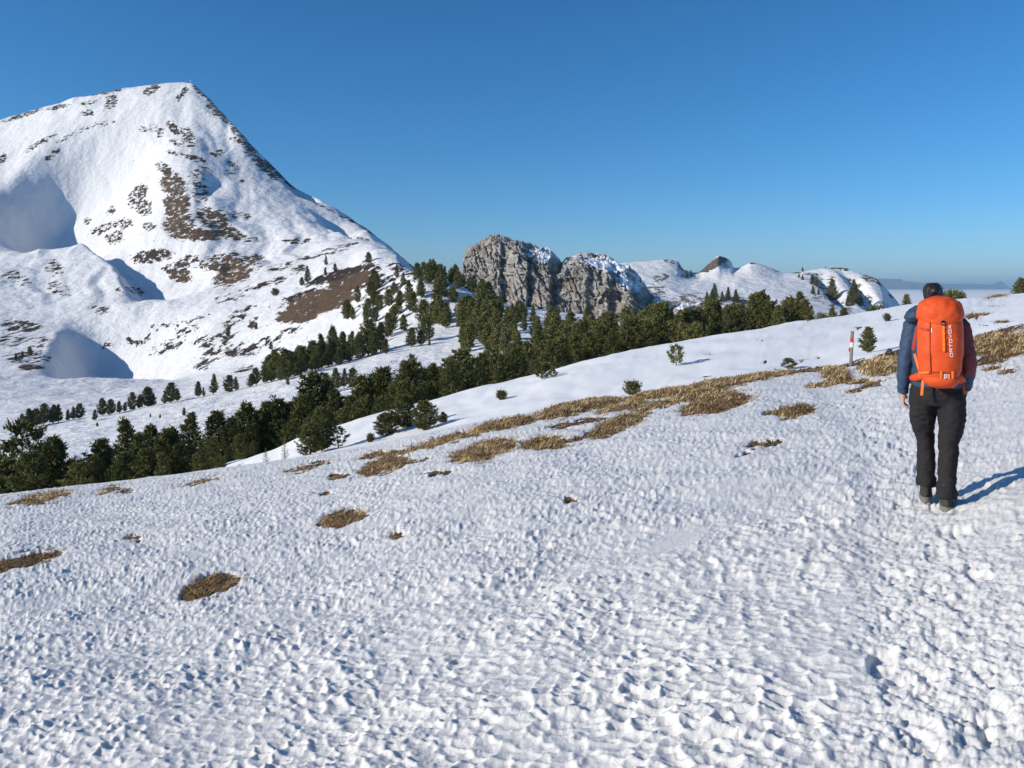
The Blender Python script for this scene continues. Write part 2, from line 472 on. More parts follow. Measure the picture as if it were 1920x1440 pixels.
def patch_field(px, row):
    """soil amount (1 at a patch centre, 0 at its edge, negative outside), mound, straw share"""
    idx = np.full(px.shape, -1); best = np.full(px.shape, -9.0); mo = np.zeros(px.shape); st = np.zeros(px.shape)
    for kk, (cx, cy, rx, ry, tl, mound, straw) in enumerate(PATCH):
        m = (np.abs(px - cx) < rx * 2.2 + 8) & (np.abs(row - cy) < ry * 3.2 + rx * abs(tl) * 2.2 + 6)
        if not m.any(): continue
        if 20 < kk < 60 and cy > 660 and mound > 0.03 and straw > .6: ry = ry * 0.80
        dx = px[m] - cx; dy = row[m] - cy - tl * dx
        v = 1 - np.sqrt((dx / rx) ** 2 + (dy / ry) ** 2)
        idx[m] = np.where(v > best[m], kk, idx[m])
        best[m] = np.maximum(best[m], v)
        k = np.clip(v, 0, 1)
        mo[m] = np.maximum(mo[m], mound * sstep(-0.1, 0.5, v))
        st[m] = np.where(v > -0.2, np.maximum(st[m], straw), st[m])
    return best, mo, st, idx

# ---- trodden path
PATH_PX = [(1850,1700),(1815,1440),(1790,1300),(1765,1180),(1745,1080),(1730,1000),(1715,940),(1690,870),(1655,810),(1610,765),(1560,730)]
def path_xy():
    out = []
    for px, row in PATH_PX:
        D = find_D(px, row, 1.2, 40, 600)
        out.append((D * (px - CX) / F, D))
    return out

def suncups(x, y):
    wx = 0.026 * fbm(x / 0.14, y / 0.14, 81, 2); wy = 0.022 * fbm(x / 0.14, y / 0.14, 82, 2)
    ca, sa = math.cos(-0.22), math.sin(-0.22)
    X = (x + wx) * ca + (y + wy) * sa; Y = -(x + wx) * sa + (y + wy) * ca
    def cups(sx, sy, seed, A, B):
        f1, f2, i1, dx = worley(X / sx, Y / sy, seed, 0.98)
        q = f2 - f1
        bowl = np.maximum(1.08 - np.sqrt(q * q + 0.0020), 0.0) ** 1.5 * (0.35 + 1.05 * np.minimum(f1, 0.95)) * (0.6 + 0.7 * i1)
        return A * bowl - B * sx * dx * sstep(0, 0.22, q) * (0.5 + i1)       # hollows cut deeper on the side away from the sun
    var = 0.95 + 0.35 * fbm(x / 1.6, y / 1.6, 83, 2)
    var = var * (0.72 + 0.42 * sstep(-0.45, 0.25, vnoise(X / 1.1, Y / 0.42, 85)))
    near = cups(0.106, 0.055, 1, 0.0185, 0.21) + cups(0.048, 0.028, 5, 0.0045, 0.12) + cups(0.30, 0.16, 9, 0.009, 0.045)
    return np.clip(var, 0.3, 1.5) * near + 0.03 * fbm(x / 0.9, y / 0.9, 84, 2) + 0.008 * vnoise(X / 0.55, Y / 0.16, 86)

def build_near():
    px = np.concatenate([np.linspace(PXL, -60, 60, endpoint=False), np.linspace(-60, 1980, 1160, endpoint=False), np.linspace(1980, PXR, 60)])
    nb = len(ND)
    segs = [4, 4, 6, 12, 56, 102, 100, 84, 72, 62, 52, 18, 36, 6]
    ks = [0.0]
    n_int = nb - 1 + 4
    segs = segs[:n_int] + [12] * (n_int - len(segs))
    for i, n in enumerate(segs): ks += list(i + (np.arange(n) + 1) / n)
    X, Y, Z = loft(px, near_stack, np.array(ks))
    R = HZ - F * (Z - ZC) / Y; PX = np.broadcast_to(px, X.shape)
    soil, mound, straw, pidx = patch_field(PX + 9 * fbm(X / 0.5, Y / 0.5, 90, 3), R + (3.0 + 0.012 * np.clip(R - 700, 0, 500)) * fbm(X / 0.35, Y / 0.5, 91, 4, 0.6))
    pp = path_xy()
    s, t = seg_dist(X, Y, pp)
    pw = 0.42 + 0.12 * fbm(X / 0.8, Y / 0.8, 92, 2)
    path = (1 - sstep(pw * 0.6, pw * 1.35, np.abs(s))) * (1 - sstep(15, 20, Y))
    right = sstep(0.5, 1.4, s) * (1 - sstep(9, 14, Y))          # flatter, wind-packed snow right of the path
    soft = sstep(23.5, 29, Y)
    smooth_lens = np.exp(-(((PX - 1265) / 75) ** 2 + ((R - 1015 + 0.28 * (PX - 1265)) / 20) ** 2) ** 2)
    amp = (1 - soft) * (1 - 0.85 * path) * (1 - 0.55 * right) * (1 - 0.85 * smooth_lens)
    amp = amp * (1 - sstep(-0.35, 0.1, soil) * 0.9)
    Z = Z + near_undul(X, Y) + amp * suncups(X, Y)
    # trampled, lumpy snow
    lump = 0.010 * fbm(X / 0.20, Y / 0.17, 94, 5, 0.70) + 0.012 * fbm(X / 0.050, Y / 0.045, 95, 3, 0.7)
    a1, a2, ai, _ = worley(X / 0.085 + .3 * fbm(X / .1, Y / .1, 98, 2), Y / 0.085, 21)
    lump = lump + 0.009 * (np.clip(1 - a1 * 1.5, 0, 1) ** 0.7) * (ai > 0.5) * (0.3 + ai)
    Z = Z + path * lump * 1.15 - 0.015 * path
    # footprints
    rng = np.random.default_rng(5)
    pa = np.array(pp); cum = np.concatenate([[0], np.cumsum(np.hypot(*np.diff(pa, axis=0).T))])
    for k in range(110):
        d = rng.uniform(0.0, min(cum[-1], 15.0)); side = rng.choice([-1, 1])
        q = np.array([np.interp(d, cum, pa[:, 0]), np.interp(d, cum, pa[:, 1])]); q2 = np.array([np.interp(d + .2, cum, pa[:, 0]), np.interp(d + .2, cum, pa[:, 1])])
        th = math.atan2(q2[1] - q[1], q2[0] - q[0]) + rng.normal(0, .2)
        q = q + np.array([-math.sin(th), math.cos(th)]) * (side * 0.13 + rng.normal(0, .11))
        m = (np.abs(X - q[0]) < .35) & (np.abs(Y - q[1]) < .35)
        if not m.any(): continue
        dx = X[m] - q[0]; dy = Y[m] - q[1]
        a = dx * math.cos(th) + dy * math.sin(th); b = -dx * math.sin(th) + dy * math.cos(th)
        r = ((np.abs(a) / 0.15) ** 3 + (np.abs(b) / 0.06) ** 3) ** (1/3.)
        dep = rng.uniform(.010, .021)
        tread = 0.006 * np.sin(a / 0.018) * (r < .85)
        Z[m] += -dep * (1 - sstep(0.82, 1.02, r)) + 0.2 * dep * np.exp(-((r - 1.2) / .17) ** 2) + tread
    # bare ground lies below the snow, with tussock mounds
    so = sstep(-0.10, 0.10, soil)
    thick = 0.034 * (1 - 0.6 * soft)
    Z = Z - so * thick + mound * so * (1 + 0.3 * fbm(X / 0.5, Y / 0.5, 96, 2)) + so * 0.02 * fbm(X / 0.12, Y / 0.12, 97, 2)
    # meltwater rounding of the smallest edges
    for _ in range(1):
        Z[1:-1, 1:-1] = 0.5 * Z[1:-1, 1:-1] + 0.125 * (Z[2:, 1:-1] + Z[:-2, 1:-1] + Z[1:-1, 2:] + Z[1:-1, :-2])
    nr = int((Y[:, 700] < 6).sum())
    for _ in range(1):
        Z[:nr, 1:-1] = 0.5 * Z[:nr, 1:-1] + 0.25 * (Z[:nr, 2:] + Z[:nr, :-2])
    # far edge dives under the valley sheet
    Z[-6:] -= np.linspace(0.2, 2.0, 6)[:, None]
    me = mesh_np("snow_field", np.stack([X, Y, Z], -1).reshape(-1, 3), grid_faces(*X.shape))
    attr(me, "soil", np.clip(0.5 + soil * 1.2, 0, 1))
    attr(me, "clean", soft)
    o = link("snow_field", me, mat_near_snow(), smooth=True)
    tag(o, "old snow slope with wind-cut hollows and a trodden path", kind="structure")
    return X, Y, Z, soil, straw, pidx

NX, NY, NZ, NSOIL, NSTRAW, NPIDX = build_near()

# ground behind and beside the camera
def build_apron():
    xs = np.linspace(-60, 60, 61); ys = np.linspace(-60, 0.9, 40)
    X, Y = np.meshgrid(xs, ys)
    Z = 0.2 * X - 0.10 * np.minimum(Y, 0.9) - 0.06 + 0.05 * fbm(X / 4, Y / 4, 5, 2)
    me = mesh_np("snow_ground", np.stack([X, Y, Z], -1).reshape(-1, 3), grid_faces(*X.shape))
    attr(me, "soil", np.zeros(X.size)); attr(me, "clean", np.zeros(X.size))
    tag(link("snow_ground", me, bpy.data.materials["near_snow"], smooth=True), "snow slope behind the viewer", kind="structure")
build_apron()

# ---- bare and rocky places on the mountain: polygons or ellipses in picture units, weight, straw, rock
def ell(cx, cy, rx, ry, tl=0, w=1.0, straw=0.0, rock=0.0): return (cx, cy, rx, ry, tl, w, straw, rock)
BARE = [
 ell(198,172,48,5,-.17,1,.1),ell(208,190,14,16,-.4,1),ell(285,168,20,10,-.4,.95),ell(345,172,9,9,-.8,1.1),ell(334,184,5,8,0,.9),ell(108,201,24,5,-.2,1),ell(165,193,18,6,-.2,.85),ell(165,212,14,7,-.1,.9),
 ell(40,217,42,5,-.32,1),ell(75,268,34,7,-.55,.9),ell(98,290,18,9,-.5,.95),ell(5,297,9,10,-.4,1),ell(140,250,40,6,-.45,.6),ell(195,232,25,7,-.2,.6),ell(290,240,18,10,0,.6),ell(270,243,12,8,0,.65),
 ell(300,250,7,16,.1,.8),ell(325,240,14,12,.7,1.05),ell(352,252,18,14,.5,.95),ell(345,268,30,9,.1,.8),ell(330,287,18,6,.15,1.0),ell(365,297,26,8,.3,1.0),ell(388,318,14,10,.4,.7),
 ell(310,318,18,12,.5,1.05,.3),ell(325,345,27,25,.2,1.25,.7),ell(332,385,28,32,0,1.25,.7),ell(335,420,32,24,-.1,1.3,.8),ell(375,360,18,30,.2,.75,.2),ell(370,330,20,16,0,.75,.2),
 ell(262,362,16,18,-.2,1.0,.3),ell(268,388,18,18,0,1.0,.3),ell(250,375,12,20,0,.8),
 ell(400,412,36,22,.3,1.2,.5),ell(370,440,56,13,0,1.25,.7),ell(430,438,44,13,.25,1.15,.4),ell(460,448,30,8,.1,.8),
 ell(208,395,10,9,-.3,.9),ell(190,430,26,10,-.4,.85),ell(215,445,20,14,-.2,.95),ell(230,420,24,12,0,.75),ell(280,425,14,10,0,.8),ell(165,415,12,8,0,.7),
 ell(285,480,44,14,-.1,1.2,.1),ell(330,500,30,12,-.2,1.0,.2),ell(338,518,24,14,0,1.25,.7),ell(265,485,20,10,-.3,.85),ell(360,485,20,10,0,.8),
 ell(430,495,66,17,-.05,1.15,.6),ell(440,515,42,20,-.3,1.3,.9),ell(480,490,26,14,.1,.95,.2),ell(415,482,50,7,-.15,.95),
 ell(560,452,38,6,.0,1.0),ell(640,462,44,4,-.2,.9),ell(600,478,60,5,-.22,.85),ell(680,448,18,4,.3,.7),ell(700,437,30,4,.5,.9),ell(735,455,16,5,.8,.9),
 ell(530,500,34,8,-.3,.8),ell(505,530,50,7,-.3,.85),ell(455,545,60,6,-.3,.7),ell(560,505,20,10,-.3,.8),
 ell(600,565,78,27,-.28,1.65,.9),ell(655,530,54,22,-.32,1.55,.7),ell(560,590,44,18,-.1,1.65,.95),ell(640,515,74,11,-.28,1.45,.0),ell(700,500,24,10,.5,1.0,.1),ell(560,555,40,9,-.4,1.15,.05),
 ell(460,580,26,6,-.3,1.0),ell(440,600,30,14,-.5,.85),ell(475,605,12,12,-.5,.95,.3),ell(420,632,20,22,-.6,.95,.2),ell(400,665,24,16,-.5,.95,.1),ell(380,685,20,10,-.2,.9),ell(385,640,30,14,-.2,.7),ell(360,600,40,5,-.3,.75),ell(440,560,40,4,-.25,.75),
 ell(440,655,30,14,-.3,.8),ell(470,655,24,14,-.2,.85),ell(505,640,26,10,-.2,.8),ell(545,620,24,8,-.2,.8),ell(520,660,20,10,-.3,.7),ell(460,690,20,8,-.3,.7),
 ell(40,612,50,14,.1,.85),ell(25,640,40,18,0,.8),ell(70,640,26,16,0,.75),ell(50,670,50,16,0,.8),ell(60,688,30,8,0,.9),
 ell(100,500,20,20,.2,.68),ell(110,540,28,16,.2,.7),ell(30,520,30,16,.2,.62),ell(190,580,24,8,.1,.65),ell(250,545,20,12,.1,.65),ell(225,545,10,6,.2,.8),ell(255,640,40,12,-.2,.7),ell(205,645,20,8,-.6,.85),ell(310,650,40,16,-.3,.68),
 ell(300,610,40,8,-.2,.62),ell(350,620,30,12,-.3,.7),
 ell(395,190,10,10,.8,.9,0,.5),ell(375,172,16,8,.7,1.0,0,.5),ell(420,222,24,9,.9,.95,0,.5),ell(447,252,24,9,.9,.95,0,.5),ell(440,262,14,9,.5,.8,0,.3),ell(465,275,22,14,.8,1.0,0,.4),ell(480,300,26,13,.9,1.0,0,.4),ell(500,316,24,13,.9,1.05,0,.3),ell(525,325,34,11,.95,1.15,0,.2),ell(400,205,16,12,.5,.7),
 ell(455,265,14,10,.3,.9),ell(412,285,10,7,0,.85),ell(435,310,16,8,.3,.8),ell(430,325,14,8,0,.75),ell(452,340,8,5,0,.8),ell(400,290,8,5,.4,.8),ell(440,400,40,10,.3,.62),
 ell(600,385,30,3,.5,.75),ell(640,405,30,3,.5,.75),ell(670,418,30,4,.5,.85),ell(755,480,26,6,.9,1.0),ell(775,500,22,5,1.0,1.1),ell(740,500,24,12,.2,.8),ell(770,520,26,14,0,.85),
 ell(730,530,40,18,0,.75),ell(700,560,40,20,-.3,.7),
 # far ridge beyond the crags
 ell(1338,495,34,10,-.55,1.5,.75,.35),ell(1355,490,14,10,.5,.75,.0,1),ell(1310,505,14,5,-.4,.9,.7),ell(1408,493,12,3,0,1.1,.5),ell(1262,490,22,6,.1,.9,.3,.5),ell(1278,500,8,9,.5,1.1,0,1),ell(1240,520,20,10,-.2,.7,.2,.7),ell(1225,550,28,16,-.1,.85,.2,.9),ell(1260,575,34,18,0,.9,.3,.9),
 ell(1300,560,30,14,0,.85,.4,.8),ell(1330,570,24,10,-.3,.9,.5,.6),ell(1395,565,34,9,.1,1.05,.6,.4),ell(1365,560,30,8,.2,.8,.4,.4),ell(1285,585,40,14,0,.85,.3,.9),
 ell(1480,510,30,2.5,.1,.95),ell(1520,514,30,2.5,.05,.9),ell(1560,501,8,4,0,1.1),ell(1580,504,14,5,.2,1.05,0,.4),ell(1535,530,16,14,.4,.85,0,.8),ell(1540,560,22,12,0,.75,0,.9),ell(1560,535,14,22,.2,.7,0,.9),ell(1600,530,20,10,.3,.7,0,.8),ell(1632,522,20,7,.1,1.0,.2,.7),ell(1650,528,10,10,.5,1.1,0,.5),ell(1670,550,8,10,.7,.9,0,.5),
 ell(1615,560,24,16,.1,.66,0,.8),ell(1580,575,30,14,0,.7,0,.8),ell(1655,580,20,14,0,.7,0,.8),
]
def bare_field(px, row):
    b = -0.30 + 0.07 * sstep(400, 470, row) + 0.14 * vnoise(px / 60, row / 34, 505) * sstep(200, 300, row); st = np.zeros(px.shape); rk = np.zeros(px.shape)
    strk = vnoise((px * 0.9 + 0.55 * row) / 15.0, row / 55.0, 511) * sstep(.0, .5, vnoise(px / 70, row / 60, 512))
    b = b + 0.62 * np.clip(strk, 0, 1) * sstep(150, 190, px) * (1 - sstep(480, 560, px)) * sstep(200, 250, row) * (1 - sstep(560, 640, row))
    for cx, cy, rx, ry, tl, w, straw, rock in BARE:
        m = (np.abs(px - cx) < rx * 2) & (np.abs(row - cy) < ry * 2 + rx * abs(tl) * 2)
        if not m.any(): continue
        dx = px[m] - cx; dy = row[m] - cy - tl * dx
        r = np.sqrt((dx / rx) ** 2 + (dy / ry) ** 2)
        v = -0.30 + (w * 0.62 + 0.32) * (1 - sstep(0.55, 1.45, r))
        big = v > b[m]
        b[m] = np.where(big, v, b[m])
        st[m] = np.where(big, straw, st[m]); rk[m] = np.where(big, rock, rk[m])
    return b, st, rk

SCARPS += [
 # hollow in shade under the left shoulder
 ([pd(-40,770), pd(-28,810), pd(-22,860), pd(-10,920), pd(45,975), pd(80,1010)], 80, 84, 150),
 # round spur, shaded on its right flank
 ([pd(222,585), pd(222,620), pd(210,660), pd(182,705), pd(150,750), pd(125,780), pd(100,800)], 27, 28, 90),
 # lower hollow
 ([pd(48,370), pd(66,400), pd(82,440), pd(98,490), pd(112,540)], 30, 30, 70),
 # small hollows by the right-hand ridge
 ([pd(640,715), pd(620,760), pd(600,810), pd(575,860)], 18, 20, 40),
 ([pd(785,500), pd(768,560), pd(750,650), pd(732,720)], 24, 24, 40),
 ([pd(545,905), pd(525,925), pd(500,950), pd(478,975)], 26, 20, 30),
 ([pd(360,835), pd(372,860), pd(380,890)], 7, 14, 30),
 ([pd(1555,660), pd(1545,700), pd(1530,760), pd(1515,820)], 10, 12, 16),
 ([pd(1605,660), pd(1600,710), pd(1590,770), pd(1560,830)], 12, 12, 16),
 ([pd(1648,670), pd(1655,730), pd(1652,780), pd(1640,815)], 18, 14, 40),
]

def build_far():
    px = np.concatenate([np.linspace(PXL, -60, 70, endpoint=False), np.linspace(-60, 1720, 920, endpoint=False), np.linspace(1720, PXR, 90)])
    segs = [6, 20, 30, 22, 24, 34, 64, 72, 78, 70, 10, 5]
    ks = [0.0]
    for i, n in enumerate(segs): ks += list(i + (np.arange(n) + 1) / n)
    X, Y, Z = loft(px, far_stack, np.array(ks))
    N = far_noise(X, Y)
    Z = Z + N + scarps(X, Y)
    R = HZ - F * (Z - ZC) / Y; PX = np.broadcast_to(px, X.shape)
    bare, straw, rock = bare_field(PX, R)
    behind = Y > np.exp(far_stack(px)[0][9])[None, :] * 1.004
    bare = np.where(behind, np.maximum(bare, 0.25), bare)
    me = mesh_np("mountain_terrain", np.stack([X, Y, Z], -1).reshape(-1, 3), grid_faces(*X.shape))
    attr(me, "bare", bare); attr(me, "straw", straw); attr(me, "rock", rock)
    o = link("mountain_terrain", me, mat_far_snow(), smooth=True)
    tag(o, "snow covered mountain and hills with bare brown patches", kind="structure")
build_far()

# ------------------------------------------------------------------ sea of fog and the far blue hills
def build_fog_sea():
    s = NT("fog_top")
    n = s.noise(s.coord(), 0.0006, 4, 0.5)
    s.set(s.mix(n, (0.80, 0.82, 0.85), (0.86, 0.87, 0.89)), 1.0, 0.0)
    xs = np.linspace(-1, 1, 161); xs = np.sign(xs) * np.abs(xs) ** 1.6 * 70000
    ys = 1250 + np.linspace(0, 1, 161) ** 1.8 * 89000
    X, Y = np.meshgrid(xs, ys)
    Z = -36 - 12 * np.clip((Y - 1250) / 4000, 0, 1) + 9 * fbm(X / 1800, Y / 1800, 3, 4) * np.clip(Y / 9000, .2, 1)
    me = mesh_np("fog_sea", np.stack([X, Y, Z], -1).reshape(-1, 3), grid_faces(*X.shape))
    tag(link("fog_sea", me, s.m, smooth=True), "sea of fog filling the lowland", kind="structure")
    # distant range
    s = NT("far_forest")
    n = s.noise(s.coord(), 0.001, 4, 0.6)
    s.set(s.mix(n, (0.035, 0.05, 0.045), (0.06, 0.075, 0.06)), 1.0, 0.0)
    D0 = 26000.0
    px = np.linspace(900, 2400, 220)
    top = pchip1([900, 1500, 1600, 1650, 1690, 1735, 1790, 1840, 1875, 1905, 1990, 2400], [560, 545, 528, 522, 526, 531, 532, 533, 536, 541, 545, 560], px) + 0.7 * fbm(px / 30, px * 0, 4, 3)
    prof = np.array([(-.10, 1.0), (-.05, .55), (-.02, .2), (0, 0), (.03, .2), (.12, 1.0)])
    rows = []
    for fd, dn in prof:
        D = D0 * (1 + fd)
        zt = ZC + D0 * (HZ - top) / F
        z = zt + (-420 - zt) * dn + (220 * fbm(px / 26, px * 0 + fd * 40, 8, 3) * (0 < dn < 1))
        rows.append(np.stack([D0 * (px - CX) / F, np.full(px.shape, D), z], -1))
    V = np.array(rows)
    me = mesh_np("far_hills", V.reshape(-1, 3), grid_faces(len(prof), len(px)))
    tag(link("far_hills", me, s.m, smooth=True), "long low range of hills beyond the fog", kind="structure")
build_fog_sea()
# ------------------------------------------------------------------ grey limestone crags
def mat_rock():
    s = NT("limestone")
    co = s.coord()
    geo = s.n("ShaderNodeNewGeometry")
    sep = s.n("ShaderNodeSeparateXYZ"); s.put(sep.inputs[0], geo.outputs["Normal"])
    st = s.noise(s.mapping(co, (0.10, 0.10, 0.42), (0, 0.5, 0)), 1.0, 6, 0.65)
    n2 = s.noise(co, 0.09, 5, 0.6)
    col = s.ramp(st, [(0.28, (0.12, 0.115, 0.11)), (0.42, (0.27, 0.26, 0.24)), (0.58, (0.38, 0.36, 0.325)), (0.75, (0.47, 0.44, 0.385))])
    col = s.mix(s.ramp(n2, [(0.5, (0, 0, 0)), (0.68, (1, 1, 1))]), col, (0.20, 0.15, 0.11))
    streak = s.noise(s.mapping(co, (0.5, 0.5, 0.06)), 1.0, 4, 0.6)
    col = s.mix(s.ramp(streak, [(0.55, (0, 0, 0)), (0.72, (0.6, 0.6, 0.6))]), col, (0.10, 0.098, 0.095))
    sn = s.math('ADD', sep.outputs[2], s.math('MULTIPLY', s.math('SUBTRACT', s.noise(co, 0.25, 5, 0.65), 0.5), 0.7))
    sn = s.math('ADD', sn, s.attr("snowy"))
    mask = s.ramp(sn, [(0.80, (0, 0, 0)), (0.86, (1, 1, 1))])
    s.set(s.mix(mask, col, (0.86, 0.88, 0.91)), 0.85, 0.2)
    s.bump(s.math('ADD', st, s.noise(co, 0.9, 5, 0.7)), 0.6, 0.8)
    return s.m
ROCK = mat_rock()

def build_crag(name, label, foot, brow, crest, Dfoot, Dbrow, Dcrest, recess, snowy, seed, ncol=300, turn=(0, 1), base=-0.05):
    p0, p1 = foot[0][0], foot[-1][0]
    t = np.linspace(0, 1, ncol)
    px = p0 + (p1 - p0) * (t + 0.06 * np.sin(2 * np.pi * t) * -1)      # denser at both ends
    fr = pchip1(*np.array(foot).T, px); br = pchip1(*np.array(brow).T, px); cr = pchip1(*np.array(crest).T, px)
    rec = np.zeros(ncol)
    for c, w, d, back in recess:        # sudden step back on the right of a prow, easing out further right
        rec += d * sstep(c, c + w, px) * np.clip(1 - (px - c - w) / back, 0, 1)
    rec += turn[0] * np.clip((turn[1] - px) / (turn[1] - p0), 0, 1)          # face swung round towards the left
    K = []
    for f in (0.0, 0.3, 0.6, 0.85, 1.0):
        K.append((Dfoot + (Dbrow - Dfoot) * f + rec * (1 - 0.25 * f), fr + (br - fr) * f))
    back = 0.75 * rec
    K.append((Dcrest * 0.5 + 0.5 * Dbrow + back, br + (cr - br) * 0.62))
    K.append((Dcrest + back, cr))
    K.append((Dcrest * 1.03 + back, cr + 10))
    K.append((Dcrest * 1.12 + back, fr + 30))
    L = np.array([k[0] * np.ones(ncol) for k in K]); R = np.array([k[1] for k in K])
    segs = [50, 50, 46, 32, 26, 26, 8, 10]
    ks = [0.0]
    for i, n in enumerate(segs): ks += list(i + (np.arange(n) + 1) / n)
    ks = np.array(ks)
    D = eval_rows(L, pchip_rows(L), ks); Rr = eval_rows(R, pchip_rows(R), ks)
    X = D * (px[None, :] - CX) / F; Z = ZC + D * (HZ - Rr) / F; Y = D.copy()
    face = 1 - sstep(3.6, 5.2, ks)[:, None]
    u = 0.82 * Z + 0.57 * X; v = -0.57 * Z + 0.82 * X                     # beds dipping to the right
    wu = u + 1.6 * fbm(X / 9, Z / 9, seed + 9, 3); wv = v + 1.6 * fbm(X / 8, Z / 10, seed + 10, 3)
    b1 = worley(wv / 22, wu / 10, seed + 1)[2]; c1, c2, b2, _ = worley(wv / 9, wu / 4.4, seed + 2); b3 = worley(wv / 3.4, wu / 1.7, seed + 3)[2]
    bed = np.mod(u / 6.5 + 0.5 * fbm(X / 12, Z / 16, seed + 4, 2), 1.0)     # ledges stepping back up the face
    crack = 1 - np.abs(vnoise(X / 5.5 + 0.06 * Z, Z / 20, seed + 5))
    fine = fbm(X / 2.2, Z / 2.8, seed + 6, 3, 0.65)
    disp = 8.0 * (b1 - .5) + 4.0 * (b2 - .5) + 1.1 * (b3 - .5) - 2.6 * bed - 2.2 * sstep(.82, 1.0, crack) + 0.8 * fine
    Y = Y - disp * (0.30 + 0.70 * face)
    X = X + 0.9 * fbm(X / 5, Z / 6, seed + 7, 3) + 1.0 * (b2 - .5) * face
    t1 = worley(X / 7, Y / 9, seed + 8)[2]; t2 = worley(X / 3, Y / 4, seed + 11)[2]
    Z = Z + (1 - face) * (4.0 * (t1 - .5) + 1.6 * (t2 - .5) + 0.5 * fbm(X / 3, Y / 3, seed + 12, 3)) + 0.5 * fine * face
    me = mesh_np(name, np.stack([X, Y, Z], -1).reshape(-1, 3), grid_faces(*X.shape))
    PXg = np.broadcast_to(px, X.shape)
    sn = np.zeros(X.shape)
    for c, r, w, h, a in snowy:
        row = HZ - F * (Z - ZC) / Y
        sn = np.maximum(sn, a * (1 - sstep(0.6, 1.3, np.sqrt(((PXg - c) / w) ** 2 + ((row - r) / h) ** 2))))
    attr(me, "snowy", sn + base)
    tag(link(name, me, ROCK), label, kind="structure")

build_crag("rock_crag", "big grey limestone crag with a sheer lit face",
    [(862,552),(880,566),(940,596),(1000,612),(1068,622)],
    [(862,551),(866,530),(869,497),(874,478),(886,467),(902,459),(918,452),(935,452),(960,458),(985,474),(1010,490),(1035,505),(1050,520),(1062,570),(1068,620)],
    [(862,550),(866,522),(869,490),(874,472),(886,462),(902,455),(918,447),(935,445),(955,446),(985,455),(1010,463),(1035,476),(1048,487),(1056,500),(1062,535),(1068,618)],
    440, 462, 490, [(936, 7, 7, 30), (985, 7, 9, 40), (1030, 6, 9, 30)], [(1022,480,36,16,.42)], 301, 260, (58, 1010), -0.20)
build_crag("rock_crag", "lower grey limestone crag with a snowy back, right of the big one",
    [(1022,624),(1060,624),(1120,622),(1180,622),(1225,622),(1262,622)],
    [(1022,622),(1032,580),(1040,540),(1052,510),(1064,497),(1080,492),(1100,494),(1120,502),(1145,516),(1170,535),(1195,560),(1215,588),(1240,606),(1262,620)],
    [(1022,620),(1032,560),(1040,527),(1052,503),(1064,489),(1080,482),(1092,478),(1106,477),(1125,482),(1150,490),(1175,500),(1195,516),(1215,545),(1240,580),(1262,618)],
    418, 438, 486, [(1100, 6, 5, 34), (1142, 6, 7, 40), (1182, 8, 8, 50)], [(1140,496,50,14,.50),(1185,528,30,20,.42)], 401, 250, (34, 1200), -0.12)

build_crag("rock_outcrop", "low broken grey rocks at the right foot of the crags",
    [(1185,628),(1220,626),(1260,626),(1300,628),(1345,630)],
    [(1185,627),(1200,592),(1216,580),(1236,568),(1250,574),(1266,582),(1282,574),(1300,586),(1320,582),(1345,629)],
    [(1185,626),(1200,586),(1216,574),(1236,561),(1250,566),(1266,574),(1282,566),(1300,578),(1320,574),(1345,628)],
    415, 432, 470, [(1240, 6, 7, 30), (1288, 6, 8, 40)], [(1250,572,60,12,.25)], 501, 180, (22, 1320))

# ------------------------------------------------------------------ trees
def mat_needles(name, dark, lite):
    s = NT(name)
    oi = s.n("ShaderNodeObjectInfo")
    n = s.noise(s.coord(), 9.0, 3, 0.6)
    f = s.math('ADD', s.math('MULTIPLY', oi.outputs["Random"], 0.55), s.math('MULTIPLY', n, 0.5), True)
    s.set(s.mix(f, dark, lite), 0.75, 0.15)
    return s.m
NEEDLE = mat_needles("pine_needles", (0.046, 0.060, 0.021), (0.200, 0.190, 0.060))
OLIVE = mat_needles("olive_needles", (0.080, 0.092, 0.022), (0.16, 0.155, 0.040))
TWIG = mat_needles("bare_twigs", (0.09, 0.065, 0.05), (0.15, 0.11, 0.08))
def mat_bark():
    s = NT("pine_bark")
    n = s.noise(s.mapping(s.coord(), (9, 9, 2)), 3.0, 5, 0.7)
    s.set(s.ramp(n, [(0.3, (0.06, 0.048, 0.04)), (0.7, (0.20, 0.165, 0.135))]), 0.9, 0.1)
    s.bump(n, 0.6, 0.02)
    return s.m
BARK = mat_bark()

def tube(pts, rad, n=6):
    """tapered tube through points -> verts, tris"""
    V = []; T = []
    pts = [Vector(p) for p in pts]
    for i, p in enumerate(pts):
        d = (pts[min(i + 1, len(pts) - 1)] - pts[max(i - 1, 0)]).normalized()
        a = d.orthogonal().normalized(); b = d.cross(a)
        for k in range(n):
            t = 2 * math.pi * k / n
            V.append(p + (a * math.cos(t) + b * math.sin(t)) * rad[i])
    for i in range(len(pts) - 1):
        for k in range(n):
            p, q = i * n + k, i * n + (k + 1) % n
            T += [(p, q, q + n), (p, q + n, p + n)]
    return V, T

